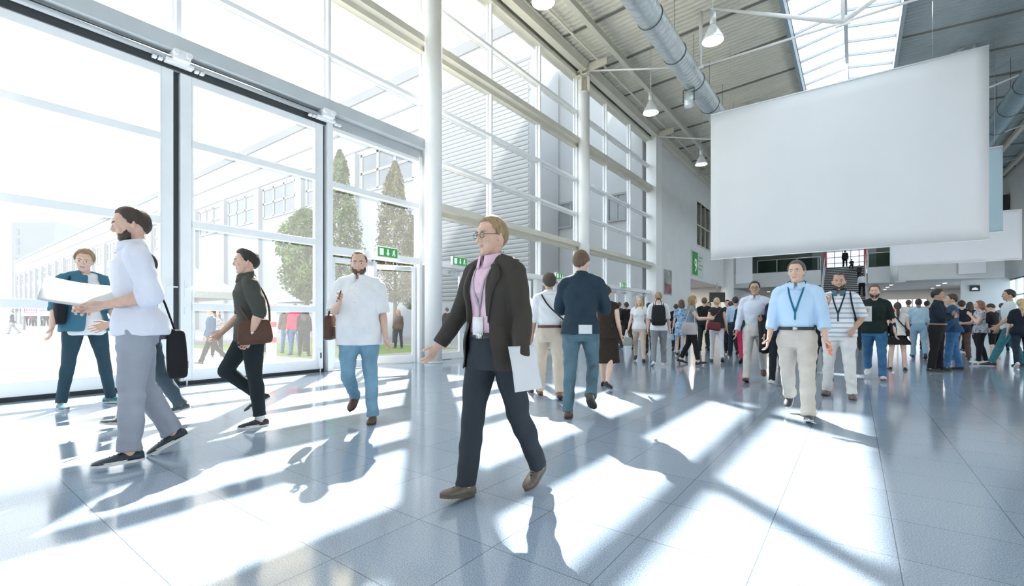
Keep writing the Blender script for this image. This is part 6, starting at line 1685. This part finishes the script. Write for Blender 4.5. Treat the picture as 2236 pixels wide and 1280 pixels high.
bag('shoulder_bag', 'dark red shoulder bag across the back of the person in the black vest', 'bag', T_(Vector((0.08, 0.20, 0.98))), P_['l'] + P_['u'] * 0.15, P_['f'], P_['u'], 0.34, 0.11, 0.22, M_BAGR, [[T_(Vector((0.2, 0.16, 1.08))), T_(Vector((0.0, 0.16, 1.3))), T_(Vector((-0.11, 0.10, 1.46))), T_(Vector((-0.12, 0.0, 1.50))), T_(Vector((0.0, -0.14, 1.3))), T_(Vector((0.2, -0.06, 1.06)))]])
P_ = PEOPLE['glasses']; a = P_['A']['L']
q = MB(); rings = []
mid = a['e'] * 0.35 + a['w'] * 0.65; root = empty('coat', mid - Vector((0, 0, 0.62))); tag(root, 'black coat draped over the arm of the person with glasses', 'coat')
for t, wd, dp in [(0, .05, .03), (.06, .15, .07), (.3, .15, .08), (.7, .13, .075), (.92, .12, .07), (1.0, .11, .075), (1.04, .07, .05)]:
    w_ = wd * (1 + 0.05 * math.sin(9 * t)); ax_ = (a['fd'] - Vector((0, 0, a['fd'].z))).normalized()
    rings.append((Vector((0.02 * math.sin(5 * t), 0, 0.66 * t)), ax_ * w_, Vector((0, 0, 1)).cross(ax_) * dp))
loft(q, rings, 24, ex=0.8); cm = fuse2 = q.build('coat_body', M_BAGK, root)
q = MB(); q.tube([Vector((0.02, -0.07, 0.60)), Vector((0.03, -0.095, 0.35)), Vector((0.0, -0.09, 0.12))], [0.05, 0.055, 0.045], 12); q.build('coat_sleeve', M_BAGK, root)
P_ = PEOPLE['blueshirt']; a = P_['A']['L']
slab('mobile_phone', 'bright orange phone in the hand of the person in the light blue shirt', 'phone', a['hand'] + a['pn'] * 0.025 + a['hd'] * 0.02, a['th'], a['hd'], 0.08, 0.15, 0.014, mat('orange_case', (0.75, 0.16, 0.05), 0.5))
P_ = PEOPLE['stripes']; T_ = P_['T']
bag('backpack', 'dark backpack on the shoulders of the person in the striped polo', 'backpack', T_(Vector((0.04, 0.25, 1.18))), P_['l'], P_['f'], P_['u'], 0.32, 0.15, 0.46, cloth('bag_navy', (0.015, 0.02, 0.035)), [[T_(Vector((0.11, 0.17, 1.40))), T_(Vector((0.125, 0.05, 1.51))), T_(Vector((0.135, -0.08, 1.46))), T_(Vector((0.16, -0.155, 1.30))), T_(Vector((0.205, -0.06, 1.08))), T_(Vector((0.17, 0.17, 1.0)))]])
P_ = PEOPLE['blacktee']; a = P_['A']['R']; T_ = P_['T']
sheet('leaflet', 'white leaflet raised in the hand of the bearded person in the black tee', 'leaflet', a['hand'] + a['pn'] * 0.02 - P_['u'] * 0.06, P_['l'] + P_['f'] * 0.2, P_['u'], 0.17, 0.28, 0.01, M_PAPER, th=0.004)
bag('shoulder_bag', 'black bag hanging at the hip of the bearded person in the black tee', 'bag', T_(Vector((0.26, 0.05, 0.94))), P_['f'], P_['l'], P_['u'], 0.28, 0.10, 0.28, M_BAGK, [[T_(Vector((0.25, -0.04, 1.06))), T_(Vector((0.2, -0.08, 1.3))), T_(Vector((0.13, 0.01, 1.51))), T_(Vector((0.2, 0.1, 1.3))), T_(Vector((0.25, 0.12, 1.06)))]])
P_ = PEOPLE['blackshorts']; T_ = P_['T']; a = P_['A']['R']
bag('shoulder_bag', 'small black bag on a thin strap worn by the person in the black skirt', 'bag', T_(Vector((-0.19, 0.06, 0.97))), P_['f'], P_['l'], P_['u'], 0.20, 0.07, 0.16, M_BAGK, [[T_(Vector((-0.19, 0.10, 1.05))), T_(Vector((-0.05, 0.14, 1.22))), T_(Vector((0.10, 0.09, 1.46))), T_(Vector((0.11, 0.0, 1.495))), T_(Vector((0.0, -0.13, 1.3))), T_(Vector((-0.19, 0.0, 1.04)))]], pocket=False)
# ------------------------------------------------------------------ light
SUN_DIR = Vector((-0.7345, 0.679, 0.851)).normalized()
ld = bpy.data.lights.new('sun', 'SUN'); ld.energy = 23; ld.angle = R(0.6); ld.color = (1.0, 0.965, 0.90)
lo = bpy.data.objects.new('sun', ld); COL.objects.link(lo)
lo.rotation_euler = SUN_DIR.to_track_quat('Z', 'Y').to_euler()
lo.location = (-30, 30, 40)
W = bpy.data.worlds.new('sky'); SC.world = W; W.use_nodes = True
nt = W.node_tree; N = nt.nodes; L = nt.links
bg = N['Background']
tc = N.new('ShaderNodeTexCoord')
dp = N.new('ShaderNodeVectorMath'); dp.operation = 'DOT_PRODUCT'; dp.inputs[1].default_value = SUN_DIR
L.new(tc.outputs['Generated'], dp.inputs[0])
rp = N.new('ShaderNodeValToRGB')
rp.color_ramp.elements[0].position = 0.0; rp.color_ramp.elements[0].color = (0.72, 0.86, 1.0, 1)
e = rp.color_ramp.elements.new(0.80); e.color = (0.90, 0.95, 1.0, 1)
e = rp.color_ramp.elements.new(0.93); e.color = (1.15, 1.0, 0.78, 1)
rp.color_ramp.elements[-1].position = 1.0; rp.color_ramp.elements[-1].color = (2.6, 2.1, 1.2, 1)
L.new(dp.outputs['Value'], rp.inputs['Fac'])
L.new(rp.outputs['Color'], bg.inputs['Color'])
bg.inputs['Strength'].default_value = 2.7
SC.view_settings.view_transform = 'Standard'
SC.view_settings.look = 'None'
SC.view_settings.exposure = 0.2
SC.view_settings.gamma = 1.0
SC.view_settings.use_curve_mapping = False
try:
    cy = SC.cycles
    cy.max_bounces = 7; cy.diffuse_bounces = 4; cy.glossy_bounces = 3; cy.transmission_bounces = 4; cy.transparent_max_bounces = 10
    cy.caustics_reflective = False; cy.caustics_refractive = False
    cy.sample_clamp_indirect = 6
except Exception:
    pass
